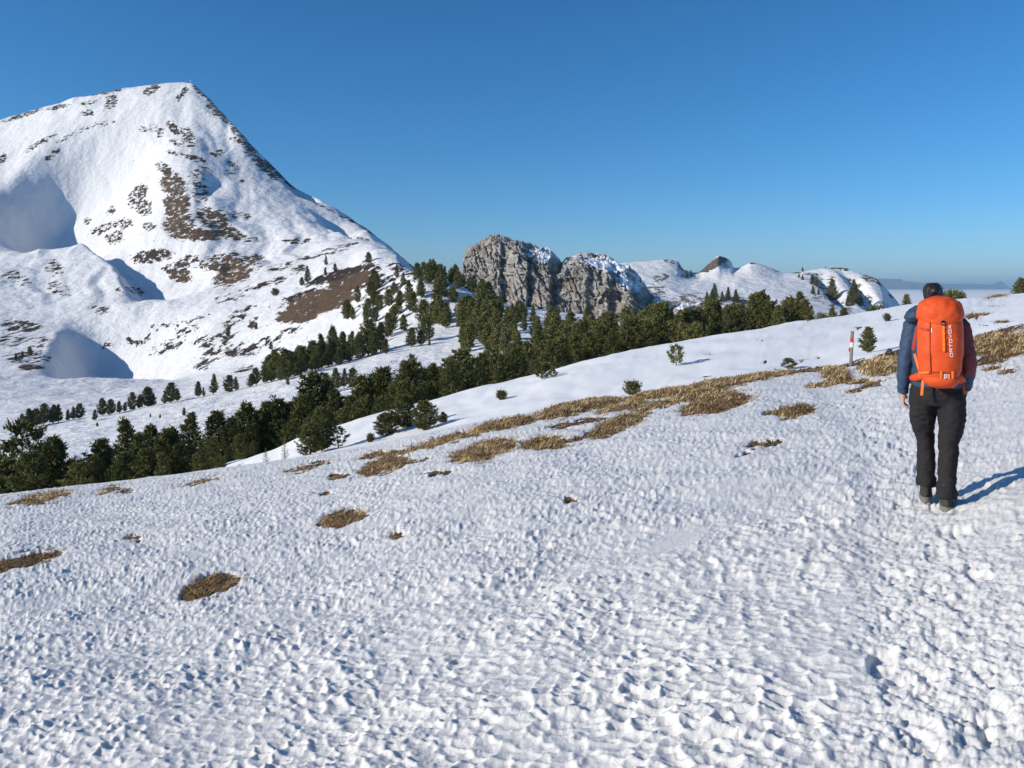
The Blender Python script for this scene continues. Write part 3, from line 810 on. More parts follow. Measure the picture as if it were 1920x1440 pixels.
def make_tree(seed, kind):
    """unit-height conifer -> (trunk mesh, crown mesh)"""
    rng = random.Random(seed)
    tV, tT = [], []
    cV, cT = [], []
    def add(dst, dt, V, T):
        o = len(dst); dst.extend(V); dt.extend([(a + o, b + o, c + o) for a, b, c in T])
    cfg = dict(
        pine=dict(R=.25, low=.08, nb=92, up=(.15, .75), clump=6, cl=.050, pw=.75, dens=11),
        broad=dict(R=.32, low=.05, nb=105, up=(.1, .9), clump=7, cl=.050, pw=.62, dens=11),
        tall=dict(R=.20, low=.10, nb=90, up=(.1, .7), clump=6, cl=.042, pw=.85, dens=11),
        spruce=dict(R=.20, low=.05, nb=120, up=(-.35, .05), clump=7, cl=.036, pw=1.05, dens=10),
        open=dict(R=.34, low=.12, nb=44, up=(.2, 1.0), clump=5, cl=.060, pw=.6, dens=12),
        shrub=dict(R=.62, low=.0, nb=80, up=(.35, 1.3), clump=6, cl=.085, pw=.5, dens=12),
        sapling=dict(R=.30, low=.08, nb=26, up=(.5, 1.3), clump=5, cl=.085, pw=.6, dens=12),
        larch=dict(R=.22, low=.1, nb=60, up=(.0, .5), clump=4, cl=.035, pw=.9, dens=4),
    )[kind]
    # trunk with a slight sway
    sx, sy = rng.uniform(-.03, .03), rng.uniform(-.03, .03)
    axis = lambda h: Vector((sx * math.sin(3 * h) + .012 * math.sin(9 * h + seed), sy * math.sin(2.6 * h), h))
    hs = [-.06, 0, .1, .25, .45, .65, .85, .97]
    r0 = .020 if kind not in ('shrub', 'sapling') else .014
    add(tV, tT, *tube([axis(h) for h in hs], [r0 * 1.5, r0 * 1.2, r0, r0 * .85, r0 * .65, r0 * .42, r0 * .2, r0 * .06], 7))
    lob = [(rng.uniform(0, 6.28), rng.uniform(.1, .95), rng.uniform(.75, 1.3)) for _ in range(7)]
    def rad(h, az):
        t = (h - cfg['low']) / (1 - cfg['low'])
        r = cfg['R'] * (max(0.0, 1 - t) ** cfg['pw']) * (0.55 + 0.45 * min(1, t / .16)) + .012
        for la, lh, lv in lob:
            w = math.exp(-((h - lh) / .16) ** 2) * max(0, math.cos(az - la)) ** 2
            r *= 1 + (lv - 1) * w
        return r
    ga = 2.399963
    for b in range(cfg['nb']):
        t = (b + rng.random()) / cfg['nb']
        h = cfg['low'] + (1 - cfg['low']) * (t ** 1.15) * .985
        az = b * ga + rng.uniform(-.5, .5)
        L = rad(h, az) * rng.uniform(.72, 1.12)
        up = rng.uniform(*cfg['up'])
        if kind in ('pine', 'broad', 'tall', 'open'): up += .5 * t
        base = axis(h * (0.82 if kind in ('shrub', 'sapling') else 0.97))
        pts = []
        for k in range(4):
            s = k / 3
            out = L * s
            rise = up * L * (s * .45 + .55 * s * s) if up > 0 else up * L * (s - .45 * s * s)
            pts.append(base + Vector((math.cos(az) * out, math.sin(az) * out, rise + rng.uniform(-.006, .006))))
        rb = r0 * .28 * (1 - .7 * t)
        add(tV, tT, *tube(pts, [rb, rb * .8, rb * .55, rb * .25], 4))
        nc = max(2, int(cfg['clump'] * (0.45 + 0.75 * L / cfg['R'])))
        for c in range(nc):
            s = 1 - (c / nc) ** 1.2 * (.80 if kind not in ('open', 'sapling') else .5)
            k = min(2, int(s * 3)); f = s * 3 - k
            p = pts[k].lerp(pts[k + 1], f)
            side = rng.uniform(-1, 1) * .30 * L * (1 - .4 * s)
            p = p + Vector((-math.sin(az) * side, math.cos(az) * side, rng.uniform(-.012, .02)))
            d0 = (pts[min(k + 1, 3)] - pts[k]).normalized() + Vector((0, 0, .35 if up > 0 else -.1))
            cl = cfg['cl'] * rng.uniform(.75, 1.25)
            for q in range(cfg['dens']):
                d = (d0 * .75 + Vector((rng.gauss(0, .75), rng.gauss(0, .75), rng.gauss(0, .6)))).normalized()
                w = d.orthogonal().normalized()
                w = (Matrix.Rotation(rng.uniform(0, 6.28), 3, d) @ w) * cl * rng.uniform(.14, .26)
                o = p + Vector((rng.gauss(0, .3), rng.gauss(0, .3), rng.gauss(0, .25))) * cl
                e = o + d * cl * rng.uniform(.7, 1.15)
                n0 = len(cV)
                cV.extend([o - w, o + w, e]); cT.append((n0, n0 + 1, n0 + 2))
    tm = mesh_np("conifer_trunk", np.array([tuple(v) for v in tV]), np.array(tT))
    tm.materials.append(BARK)
    cm = mesh_np("conifer_crown", np.array([tuple(v) for v in cV]), np.array(cT))
    # leader
    return tm, cm

PROTO = {}
for kind, n in (("pine", 5), ("broad", 3), ("tall", 2), ("spruce", 2), ("open", 2), ("shrub", 3), ("sapling", 2), ("larch", 1)):
    PROTO[kind] = []
    for i in range(n):
        tm, cm = make_tree(100 * len(PROTO) + i, kind)
        d = {'t': tm}
        for key, m in (("n", NEEDLE), ("o", OLIVE), ("w", TWIG)):
            c = cm.copy() if key != "n" else cm
            c.materials.append(m); d[key] = c
        PROTO[kind].append(d)
# one-mesh versions for trees too far away to show trunk and crown apart
def joined(d, key):
    k = "j" + key
    if k in d: return d[k]
    a, b = d['t'], d[key]
    va = np.empty(len(a.vertices) * 3, np.float32); a.vertices.foreach_get("co", va)
    vb = np.empty(len(b.vertices) * 3, np.float32); b.vertices.foreach_get("co", vb)
    fa = np.empty(len(a.polygons) * 3, np.int32); a.loops.foreach_get("vertex_index", fa)
    fb = np.empty(len(b.polygons) * 3, np.int32); b.loops.foreach_get("vertex_index", fb)
    me = mesh_np("far_conifer", np.concatenate([va, vb]).reshape(-1, 3), np.concatenate([fa.reshape(-1, 3), fb.reshape(-1, 3) + len(a.vertices)]))
    me.materials.append(a.materials[0]); me.materials.append(b.materials[0])
    me.polygons.foreach_set("material_index", np.concatenate([np.zeros(len(a.polygons), np.int32), np.ones(len(b.polygons), np.int32)]))
    d[k] = me
    return me

TREE_RNG = random.Random(21)
NAMES = dict(pine="pine_tree", broad="pine_tree", tall="pine_tree", spruce="spruce_tree", open="pine_tree", shrub="pine_shrub", sapling="pine_sapling", larch="bare_sapling")
CATS = dict(shrub="shrub", sapling="sapling", larch="sapling")
TREES = []
def plant(p, height, kind, tone="n", wide=1.0, label=None, group=None, parts=True):
    d = TREE_RNG.choice(PROTO[kind])
    name = NAMES[kind]
    rot = (TREE_RNG.uniform(-.05, .05), TREE_RNG.uniform(-.05, .05), TREE_RNG.uniform(0, 6.28))
    sc = (height * wide * TREE_RNG.uniform(.9, 1.12),) * 2 + (height,)
    if parts:
        r = empty(name, p)
        link("trunk", d['t'], None, r); link("crown", d[tone], None, r)
    else:
        r = link(name, joined(d, tone)); r.location = p
    r.rotation_euler = rot; r.scale = sc
    tag(r, label, CATS.get(kind, "tree"), group)
    TREES.append(r)
    return r

def plant_px(px, top, D, kind, tone="n", wide=1.0, label=None, group=None, parts=True, sink=0.05):
    g = ground_at(px, D)
    h = ZC + D * (HZ - top) / F - g.z
    g.z -= sink
    return plant(g, max(h, 0.3) + sink, kind, tone, wide, label, group, parts)

ORD = "first second third fourth fifth sixth seventh eighth ninth tenth eleventh twelfth thirteenth fourteenth fifteenth sixteenth seventeenth eighteenth nineteenth twentieth".split()
TENS = {2: "twenty", 3: "thirty", 4: "forty"}
def ordinal(n):
    if n < 20: return ORD[n]
    t, u = divmod(n + 1, 10)
    return ("thirtieth" if t == 3 else "fortieth") if u == 0 else TENS[t] + "-" + ORD[u - 1]

def plant_row(specs, label, group, parts=True):
    specs = sorted(specs, key=lambda q: q[0])
    for i, q in enumerate(specs):
        px, top, D, kind = q[:4]
        tone = q[4] if len(q) > 4 else "n"; wide = q[5] if len(q) > 5 else 1.0
        lab = q[6] if len(q) > 6 else label % ordinal(i)
        plant_px(px, top, D, kind, tone, wide, lab, group, parts)

# trees rising behind the brow of the front slope, on the left
plant_row([
 (40,797,50,"open","n",1.0,"tall loose-branched pine above the leftmost trees behind the snow brow"),
 (12,862,44,"broad","o",1.15),(62,848,43,"broad","o",1.1),(98,818,46,"pine","n",1.1),(80,846,52,"pine"),(128,862,44,"pine","n",1.1),(150,868,42,"broad","o",1.1),
 (188,824,47,"pine","n",1.15),(172,858,43,"broad","o",.9),(205,842,52,"tall"),(216,868,42,"pine"),(241,786,52,"tall","n",1.1),(232,850,43,"broad"),(262,812,50,"pine","n",1.1),(284,797,54,"pine","n",1.1),(276,842,43,"broad","n",1.1),
 (312,806,52,"broad","n",1.0),(300,850,42,"pine","n",1.2),(330,800,56,"pine"),(356,773,52,"tall","o",1.25,"tall olive green pine standing out among darker trees at the brow"),(378,826,42,"tall","o",1.2,"small bright olive pine in front of the tall olive one"),
 (404,772,58,"pine","n",1.2),(398,820,47,"broad","n",1.0),(432,784,55,"broad","n",.9),(428,838,45,"broad"),(414,854,38,"shrub","o",.55,"low olive pine bush at the foot of the front trees"),
 (458,757,60,"pine","n",1.3),(448,815,50,"broad"),(480,772,60,"broad","n",.9),(474,828,48,"pine","n",1.2),(497,752,66,"pine","n",1.1),
], "%s dark pine from the left in the row behind the snow brow", "pines behind the brow of the front slope")
# dark clump in the middle
plant_row([
 (512,792,60,"broad","n",1.0),(530,776,64,"pine","n",1.2),(545,790,56,"broad","n",1.1),(575,785,54,"broad","n",1.0),(600,765,56,"broad","n",1.1),(640,770,56,"broad","o",1.0),(668,752,58,"pine","n",1.2),(548,752,70,"pine","n",1.1),(560,765,60,"pine","n",1.1),(588,702,66,"broad","n",1.0),(572,740,60,"pine","n",1.1),(615,712,72,"pine","n",1.1),(632,730,62,"pine","n",1.2),(655,742,60,"broad","n",.9),(672,725,70,"pine","n",1.0),
 (700,700,70,"pine","n",1.1),(690,740,60,"pine","o",1.0),(722,690,68,"broad","n",1.05),(745,705,66,"broad","n",.9),(712,745,58,"broad","n",.9),
 (771,660,64,"spruce","n",1.1,"pointed brown-green spruce taller than the pines around it"),(806,680,66,"tall","n",1.35),(790,715,60,"pine","n",1.0),(842,672,72,"broad","n",1.0),(866,656,68,"broad","n",1.15),(886,672,72,"broad"),(850,700,62,"broad","n",.9),
 (905,662,78,"pine","n",1.1),(925,655,84,"pine","n",1.1),(945,664,76,"tall","n",1.3,"slim pine with a bare pale stem at the field's far edge"),(962,650,84,"broad"),(980,668,76,"pine","n",1.2),(1005,676,70,"broad","o",.8),(992,640,92,"pine","n",1.1),
 (1030,640,90,"broad"),(1052,632,92,"pine","n",1.2),(1078,628,96,"broad"),(1102,622,94,"pine","n",1.2),(1128,612,100,"broad"),(1150,618,92,"pine","n",1.2),(1175,606,98,"broad","n",1.0),
], "%s dark pine from the left in the clump beyond the smooth field", "pines along the far edge of the smooth field")
# two bushes and small ones in front of the clump
for q in [
 (604,766,33,"broad","n",1.15,"bushy dark pine whose foot meets the front snow brow"),
 (582,795,32,"broad","n",1.4,"rounded low pine joined to the bushy one, on its left"),
 (634,800,33.5,"open","n",1.3,"small open pine beside the bushy one, on its right"),
 (756,742,35,"broad","n",1.5,"dark bushy pine rising above the olive bush at the grass band"),
 (796,752,33,"broad","o",1.75,"rounded olive pine bush at the left end of the grass band"),
 (724,775,34,"broad","n",1.7,"low dark pine bush left of the olive bush"),
 (694,812,32.5,"shrub","n",.9,"lowest little pine bush at the tail of the bush group"),
 (830,772,34,"pine","n",1.9,"small pine tucked against the right side of the olive bush"),
 (534,818,31,"larch","w",1.0,"leafless reddish sapling on the brow in front of the dark clump"),
 (500,838,31,"larch","w",.9,"smaller leafless sapling left of the reddish one"),
 (1268,640,-686,"sapling","n",1.15,"small open young pine alone on the smooth snow, casting a shadow"),
 (1627,614,-661,"broad","n",1.2,"young bushy pine just behind the red and white post"),
 (1478,668,-692,"sapling","n",1.7,"tiny crooked pine on the snow left of the marker post"),
 (1186,713,-741,"shrub","n",.95,"dark round pine bush half hidden behind the grass band"),
 (940,731,-750,"shrub","n",1.0,"little pine bush alone on the smooth snow near the trees"),
 (1664,588,-603,"shrub","n",.9,"low flattened pine bush on the snow just left of the hiker"),
 (1668,651,-668,"sapling","n",1.2,"little twiggy pine beside the hiker's arm"),
 (1776,546,82,"shrub","n",.75,"round dark bush on the skyline, next to the hiker's head"),
 (1797,546,83,"shrub","n",.7,"round dark bush on the skyline, farther from the hiker's head"),
 (1914,522,85,"broad","n",1.0,"dark pine cut by the right edge on the skyline"),
 (1017,678,-712,"sapling","o",1.4,"twin-stemmed young pine at the lower edge of the forest"),
 (1037,686,-708,"sapling","n",1.3,"small twiggy pine next to the twin-stemmed one"),
 (1315,655,62,"larch","w",.5,"tiny bare twig on the smooth snow"),
]:
    px, top, D, kind, tone, wide, lab = q
    if D < 0: D = find_D(px, -D, 25.5, 55)
    plant_px(px, top, D, kind, tone, wide, lab)
# the line of pines across the valley, left
KR = random.Random(3)
def kinds(lst): return [(a, b, c, KR.choice(["pine", "pine", "broad", "tall", "broad"]), "n", KR.uniform(.95, 1.25)) for a, b, c in lst]
plant_row(kinds([(40,776,165),(52,766,168),(68,766,170),(82,757,172),(99,759,173),(110,757,174),(128,768,174),(138,762,175),(150,757,176),(178,768,168),(192,746,178),(208,749,179),(224,752,180),(234,754,181),(247,736,181),(262,740,182),(277,726,183),(288,738,184),
  (308,734,184),(320,718,184),(333,730,186),(372,715,190),(382,726,188),(400,701,192),(428,704,192),(443,706,192),(182,792,150)]),
  "%s small pine from the left in the line across the snowy valley", "line of pines across the valley", False)
plant_row(kinds([(470,702,192),(480,690,194),(497,690,192),(510,680,196),(525,676,198),(541,657,200),(552,668,196),(566,650,202),(585,640,203),(572,664,194),(603,626,206),(596,648,196),(622,612,208),(615,640,198),(640,622,206),(634,655,196),(655,650,200),(676,628,206),(690,600,212),(700,622,205),(714,604,212),(722,636,200),
  (771,614,205),(800,594,215),(790,618,206),(610,700,132),(628,690,136),(645,690,138),(662,690,134)]),
  "%s pine from the left in the belt climbing toward the brown slope", "belt of pines climbing the middle slope", False)
def plant_on(px, top, base, lo, hi, kind, label, group=None, wide=1.0, tone="n"):
    D = find_D(px, base, lo, hi, 160)
    return plant_px(px, top, D, kind, tone, wide, label, group, False, 0.1)
def row_of(p): return HZ - F * (p.z - ZC) / p.y
for q in [(691,473,498,"broad","lone round pine with a long shadow high on the slope below the ridge"),(612,478,500,"tall","dark upright pine by the upper end of the bare brown slope"),(629,494,512,"broad","rounded pine on the snow above the bare brown slope"),(610,501,519,"pine","narrow little pine on the snow above the bare brown slope"),
  (577,498,536,"tall","dark narrow pine at the top corner of the bare brown slope"),(566,520,540,"broad","spreading dark pine left of the top of the brown slope"),(516,541,556,"shrub","low dark pine above the narrow snow chute"),(508,640,656,"pine","small dark pine on the spotted snow near the chute foot"),
  (57,650,670,"broad","dark pine at the edge of the shaded hollow low on the left"),(42,658,670,"pine","smaller pine left of the one at the shaded hollow"),(30,662,676,"pine","smallest of three pines beside the shaded hollow"),
  (540,706,722,"pine","tiny pine on the open snow lane"),(566,712,726,"pine","tiny pine low on the open snow lane"),(345,764,780,"pine","tiny pine on the snow lane above the front trees"),(282,775,785,"pine","tiny sapling on the snow left of the lane"),(300,776,786,"pine","tiny sapling next to it on the snow lane"),
  (805,636,650,"pine","tiny pine on the bright lane below the forest"),(868,636,658,"pine","small pine at the right end of the bright lane"),(690,560,600,"broad","dark pine at the lower right corner of the brown slope"),(480,604,622,"pine","dark pine low in the patchy snow left of the chute"),(427,612,632,"pine","dark pine in the patchy snow farther left of the chute")]:
    plant_on(q[0], q[1], q[2], 110, 800, q[3], q[4])

def inside(px, py, poly):
    r = False; j = len(poly) - 1
    for i in range(len(poly)):
        (xi, yi), (xj, yj) = poly[i], poly[j]
        if (yi > py) != (yj > py) and px < (xj - xi) * (py - yi) / (yj - yi) + xi: r = not r
        j = i
    return r
WOOD = []
def fill(poly, Dlo, Dhi, n, gap, hm, kindset, label, group, clear=(), tone="n", single=9999.0):
    done = []
    N = 2600
    P = np.array([FR.uniform(min(q[0] for q in poly), max(q[0] for q in poly)) for _ in range(N)])
    DD = np.array([math.exp(FR.uniform(math.log(Dlo), math.log(Dhi))) for _ in range(N)])
    gx, gz = ground_many(P, DD)
    for px, D, x, z in zip(P, DD, gx, gz):
        if len(done) >= n: break
        g = Vector((float(x), float(D), float(z))); r = row_of(g)
        if not inside(px, r, poly): continue
        if any(((px - c[0]) / c[2]) ** 2 + ((r - c[1] - c[4] * (px - c[0])) / c[3]) ** 2 < 1 for c in clear): continue
        if any((g.x - q.x) ** 2 + (g.y - q.y) ** 2 < gap * gap for q in done): continue
        done.append(g)
        g.z -= .1
        if D > single:
            WOOD.append((g, FR.uniform(*hm), FR.choice(kindset), FR.uniform(.95, 1.25), FR.uniform(0, 6.28)))
            continue
        plant(g, FR.uniform(*hm), FR.choice(kindset), tone, FR.uniform(.95, 1.25), label, group, False)
FR = random.Random(17)
PK = ["pine", "broad", "pine", "tall", "broad"]
fill([(455,905),(500,880),(560,850),(640,825),(740,800),(860,772),(905,740),(905,700),(800,720),(700,745),(600,775),(520,800),(455,840)], 57, 84, 15, 2.4, (3.2, 5.2), PK,
     "dark pine in the thick clump just beyond the smooth field", "pines of the thick clump beyond the smooth field", (), "n", 76)
fill([(0,1010),(0,930),(200,900),(420,862),(460,850),(460,905),(200,985)], 43, 66, 12, 2.4, (2.2, 3.8), PK,
     "dark pine low in the row behind the left snow brow", "low pines behind the left brow")
fill([(500,700),(560,665),(640,630),(720,596),(740,600),(735,640),(660,672),(560,712),(500,730)], 160, 260, 30, 2.6, (5.0, 8.0), PK,
     "dark pine in the belt below the bare brown slope", "pines of the belt below the brown slope", (), "n", 190)
fill([(640,600),(690,545),(720,520),(760,520),(745,560),(700,610)], 240, 420, 16, 4.5, (5.0, 8.0), PK,
     "dark pine scattered on the snow right of the brown slope", "pines right of the brown slope")
fill([(735,548),(775,524),(800,516),(866,530),(905,556),(950,580),(930,612),(870,622),(800,610),(745,628),(700,600),(705,565)], 210, 345, 62, 3.4, (5.5, 8.5), PK,
     "dark pine on the wooded knoll left of the big grey crag", "pines on the wooded knoll", [(720,600,20,8,-.4),(880,580,22,9,.1),(770,600,26,8,-.4),(850,600,14,6,-.3)], "n", 236)
fill([(900,566),(960,590),(1050,604),(1150,612),(1260,616),(1260,660),(1150,672),(1050,690),(960,700),(905,700),(868,655),(860,620)], 100, 300, 84, 3.6, (4.4, 7.0), PK,
     "dark pine in the dense wood below the grey crags", "pines in the wood below the crags", [(1000,655,34,6,-.2),(1075,640,28,5,-.2),(1160,640,26,6,-.2),(890,668,26,8,-.2)], "n", 138)
fill([(1180,612),(1260,606),(1330,604),(1420,610),(1420,640),(1300,652),(1180,668)], 98, 260, 30, 3.6, (5.0, 7.0), PK,
     "dark pine where the wood thins out toward the far snow hill", "pines at the thin end of the wood", [(1290,640,40,7,-.2)], "n", 150)
plant_row([(a, b, c, k, "n", w) for a, b, c, k, w in [(1180,596,96,"broad",1.),(1210,602,94,"pine",1.2),(1245,568,110,"broad",1.1),(1235,590,100,"pine",1.2),(1268,590,104,"pine",1.1),(1290,580,112,"broad",1.),(1310,576,112,"pine",1.2),(1330,566,116,"broad",1.1),(1346,564,118,"broad",1.),(1368,572,112,"pine",1.1),(1390,578,112,"tall",1.3),
  (1414,552,118,"broad",1.),(1430,548,122,"broad",1.05),(1446,566,116,"pine",1.2),(1462,572,112,"pine",1.1),(1484,558,120,"broad",1.0),(1498,546,124,"tall",1.4),(1508,562,118,"pine",1.2),(1300,604,94,"shrub",.8),(1545,589,100,"shrub",.8),(1560,577,108,"pine",1.),(1585,578,106,"broad",.9),(1640,572,104,"shrub",.7),(1700,552,120,"pine",1.)]],
  "%s pine from the left along the snow edge below the far hill", "pines at the snow edge below the far hill", False)
for i, (a, b, c) in enumerate([(1340,530,640),(1336,540,630),(1325,545,620),(1330,552,610),(1365,537,640),(1355,545,630),(1380,541,640),(1380,548,630),(1288,506,780),(1280,512,770),(1270,512,760),(1296,505,790),(1225,530,700),(1240,525,720),(1235,540,690),(1150,508,640),(1156,510,640)]):
    plant_px(a, b, c, "spruce", "n", 1.3, "tiny dark spruce on the rocky snow beside the crags", "spruces on the rocks by the crags", False)
for i, (a, b, c) in enumerate([(1523,514,760),(1530,518,750),(1525,535,700),(1535,540,700),(1560,520,740),(1498,512,790),(1505,514,780),(1600,522,720),(1597,540,690),(1604,548,685),(1590,552,680),(1612,545,690),(1598,558,675),(1570,575,660),(1505,500,845),(1548,499,845)]):
    plant_px(a, b, c, "spruce", "n", 1.5, "tiny dark spruce on the steep shaded face of the far hill", "spruces on the far hill", False)

def build_wood():
    """the smaller trees of the wood, which read as one mass"""
    V = []; T = []; M = []; o = 0
    thin = {}
    for g, h, kind, wide, rz in WOOD:
        k = KR.randrange(len(PROTO[kind]))
        if (kind, k) not in thin:
            d = PROTO[kind][k]
            vb = np.empty(len(d['n'].vertices) * 3, np.float32); d['n'].vertices.foreach_get("co", vb)
            tri = vb.reshape(-1, 3, 3)[::3]                     # every third spray, made larger
            c = tri.mean(1, keepdims=True); tri = c + (tri - c) * 1.75
            tv, tt = tube([(0, 0, -.08), (0, 0, .4), (0, 0, .9)], [.026, .018, .004], 5)
            nv = np.concatenate([np.array([tuple(q) for q in tv]), tri.reshape(-1, 3)])
            nf = np.concatenate([np.array(tt), np.arange(len(tri) * 3).reshape(-1, 3) + len(tv)])
            thin[(kind, k)] = (nv, nf, np.concatenate([np.zeros(len(tt), np.int32), np.ones(len(tri), np.int32)]))
        nv, nf, nm = thin[(kind, k)]
        c, s_ = math.cos(rz), math.sin(rz)
        W = np.stack([(nv[:, 0] * c - nv[:, 1] * s_) * h * wide + g.x, (nv[:, 0] * s_ + nv[:, 1] * c) * h * wide + g.y, nv[:, 2] * h + g.z], -1)
        V.append(W); T.append(nf + o); M.append(nm); o += len(nv)
    me = mesh_np("pine_wood", np.concatenate(V), np.concatenate(T))
    me.materials.append(BARK); me.materials.append(NEEDLE)
    me.polygons.foreach_set("material_index", np.concatenate(M))
    tag(link("pine_wood", me), "mass of smaller dark pines filling the wood below the crags", "wood", kind="stuff")
    print("wood trees", len(WOOD), "tris", len(me.polygons), "single trees", len(TREES))
build_wood()

for grp, lab in (("pines right of the brown slope", "%s pine from the left among those scattered right of the brown slope"),
                 ("spruces on the rocks by the crags", "%s tiny spruce from the left on the rocky snow beside the crags"),
                 ("spruces on the far hill", "%s tiny spruce from the left on the far hill's steep face")):
    for k, t in enumerate(sorted([t for t in TREES if t.get("group") == grp], key=lambda t: t.location.x / t.location.y)):
        t["label"] = lab % ordinal(k)

# ------------------------------------------------------------------ dry grass
def mat_straw():
    s = NT("dry_grass")
    t = s.attr("tone")
    col = s.ramp(t, [(0.0, (0.060, 0.036, 0.020)), (0.35, (0.26, 0.152, 0.072)), (0.62, (0.52, 0.36, 0.17)), (1.0, (0.72, 0.58, 0.33))])
    s.set(col, 0.8, 0.2)
    return s.m
STRAW = mat_straw()
def build_grass():
    R, C = NX.shape
    gx = np.hypot(NX[1:-1, 2:] - NX[1:-1, :-2], NY[1:-1, 2:] - NY[1:-1, :-2]) / 2
    gy = np.hypot(NX[2:, 1:-1] - NX[:-2, 1:-1], NY[2:, 1:-1] - NY[:-2, 1:-1]) / 2
    area = np.zeros((R, C)); area[1:-1, 1:-1] = gx * gy
    m = (NSOIL > -0.55) & (NY < 90)
    ids = np.flatnonzero(m.ravel())
    rng = np.random.default_rng(9)
    w = area.ravel()[ids] / np.clip(NY.ravel()[ids], 3, 40) ** 1.9 * (0.25 + NSTRAW.ravel()[ids]) * np.where(NSOIL.ravel()[ids] > 0.02, 1.0, 0.34 * np.clip(1 + NSOIL.ravel()[ids] / .55, 0, 1) ** 2)
    N = 78000
    pick = rng.choice(ids, N, p=w / w.sum())
    x = NX.ravel()[pick] + rng.normal(0, 1, N) * 0.5 * np.sqrt(area.ravel()[pick]); y = NY.ravel()[pick] + rng.normal(0, 1, N) * 0.5 * np.sqrt(area.ravel()[pick])
    z = NZ.ravel()[pick] - 0.01
    straw = NSTRAW.ravel()[pick]; pid = NPIDX.ravel()[pick]
    D = y
    L = rng.uniform(.10, .24, N) * (0.75 + 0.5 * straw)
    wd = np.clip(0.0012 + 0.00042 * D, .0025, .016) * rng.uniform(.7, 1.4, N)
    az0 = 1.3 * vnoise(x / 0.45, y / 0.45, 200) * 2 - 0.9            # combed down the slope in locks
    az = az0 + rng.normal(0, .55, N)
    el = np.clip(rng.normal(.42, .32, N) + 0.2 * (straw > .9), .05, 1.45)
    dx, dy = np.cos(az), np.sin(az)
    P0 = np.stack([x, y, z], -1)
    d1 = np.stack([dx * np.cos(el), dy * np.cos(el), np.sin(el)], -1)
    el2 = el - rng.uniform(.5, 1.3, N)
    d2 = np.stack([dx * np.cos(el2), dy * np.cos(el2), np.sin(el2)], -1)
    P1 = P0 + d1 * (L * .5)[:, None]; P2 = P1 + d2 * (L * .5)[:, None]
    side = np.stack([-dy, dx, np.zeros(N)], -1) * wd[:, None]
    V = np.stack([P0 - side, P0 + side, P1 - side * .8, P1 + side * .8, P2], 1)       # N,5,3
    T = np.array([[0, 1, 3], [0, 3, 2], [2, 3, 4]])
    tone = np.clip(0.26 + 0.62 * straw * (0.75 + 0.4 * vnoise(x / .35, y / .35, 210)) + rng.normal(0, .13, N), 0, 1)
    def emit(name, sel):
        n = int(sel.sum())
        if n < 20: return None
        f = (np.arange(n)[:, None, None] * 5 + T[None]).reshape(-1, 3)
        me = mesh_np(name, V[sel].reshape(-1, 3), f)
        attr(me, "tone", np.repeat(tone[sel], 5))
        return link(name, me, STRAW)
    single = {
     0: "nearest dry grass patch showing through the snow, low on the left", 1: "oval dry grass patch alone in mid snow, above the nearest one", 2: "long dark grass strip cut by the left picture edge", 3: "small round tuft between the left strip and the oval patch",
     4: "long pale grass strip at the far left brow", 5: "dark sloping grass patch below the bushes", 6: "thin short brown strip beside the dark sloping patch", 13: "rounded brown tussock alone right of the grass band", 15: "low grass fringe over a dark crack in the snow",
     17: "tiny tuft alone in the middle of the suncupped snow", 18: "faint thin grass tuft right of the oval patch", 20: "small pale strip on the left brow", 21: "small dark tuft right of the pale strip on the left brow", 22: "thin straw line along the left brow",
     8: "broad golden brown patch at the lower edge of the grass band", 9: "thick matted patch next to the broad golden one", 11: "slanting brown patch in the middle of the grass band's lower edge", 12: "wide dark-edged patch at the right of the band's lower edge",
     45: "tall golden tussock by the dark soil edge", 46: "low brown cushion below the tall golden tussock", 48: "big pale golden tussock next to the hiker's sleeve", 53: "small tuft right of the hiker's elbow height",
    }
    used = np.zeros(N, bool)
    for k, lab in single.items():
        sel = (pid == k) & (NSOIL.ravel()[pick] > 0.03)
        o = emit("grass_patch", sel)
        if o is not None: tag(o, lab, "grass patch", "patches of dry grass in the snow"); used |= sel
    o = emit("dry_grass", ~used)
    tag(o, "band of matted straw-coloured grass along the bank", "grass", kind="stuff")
build_grass()

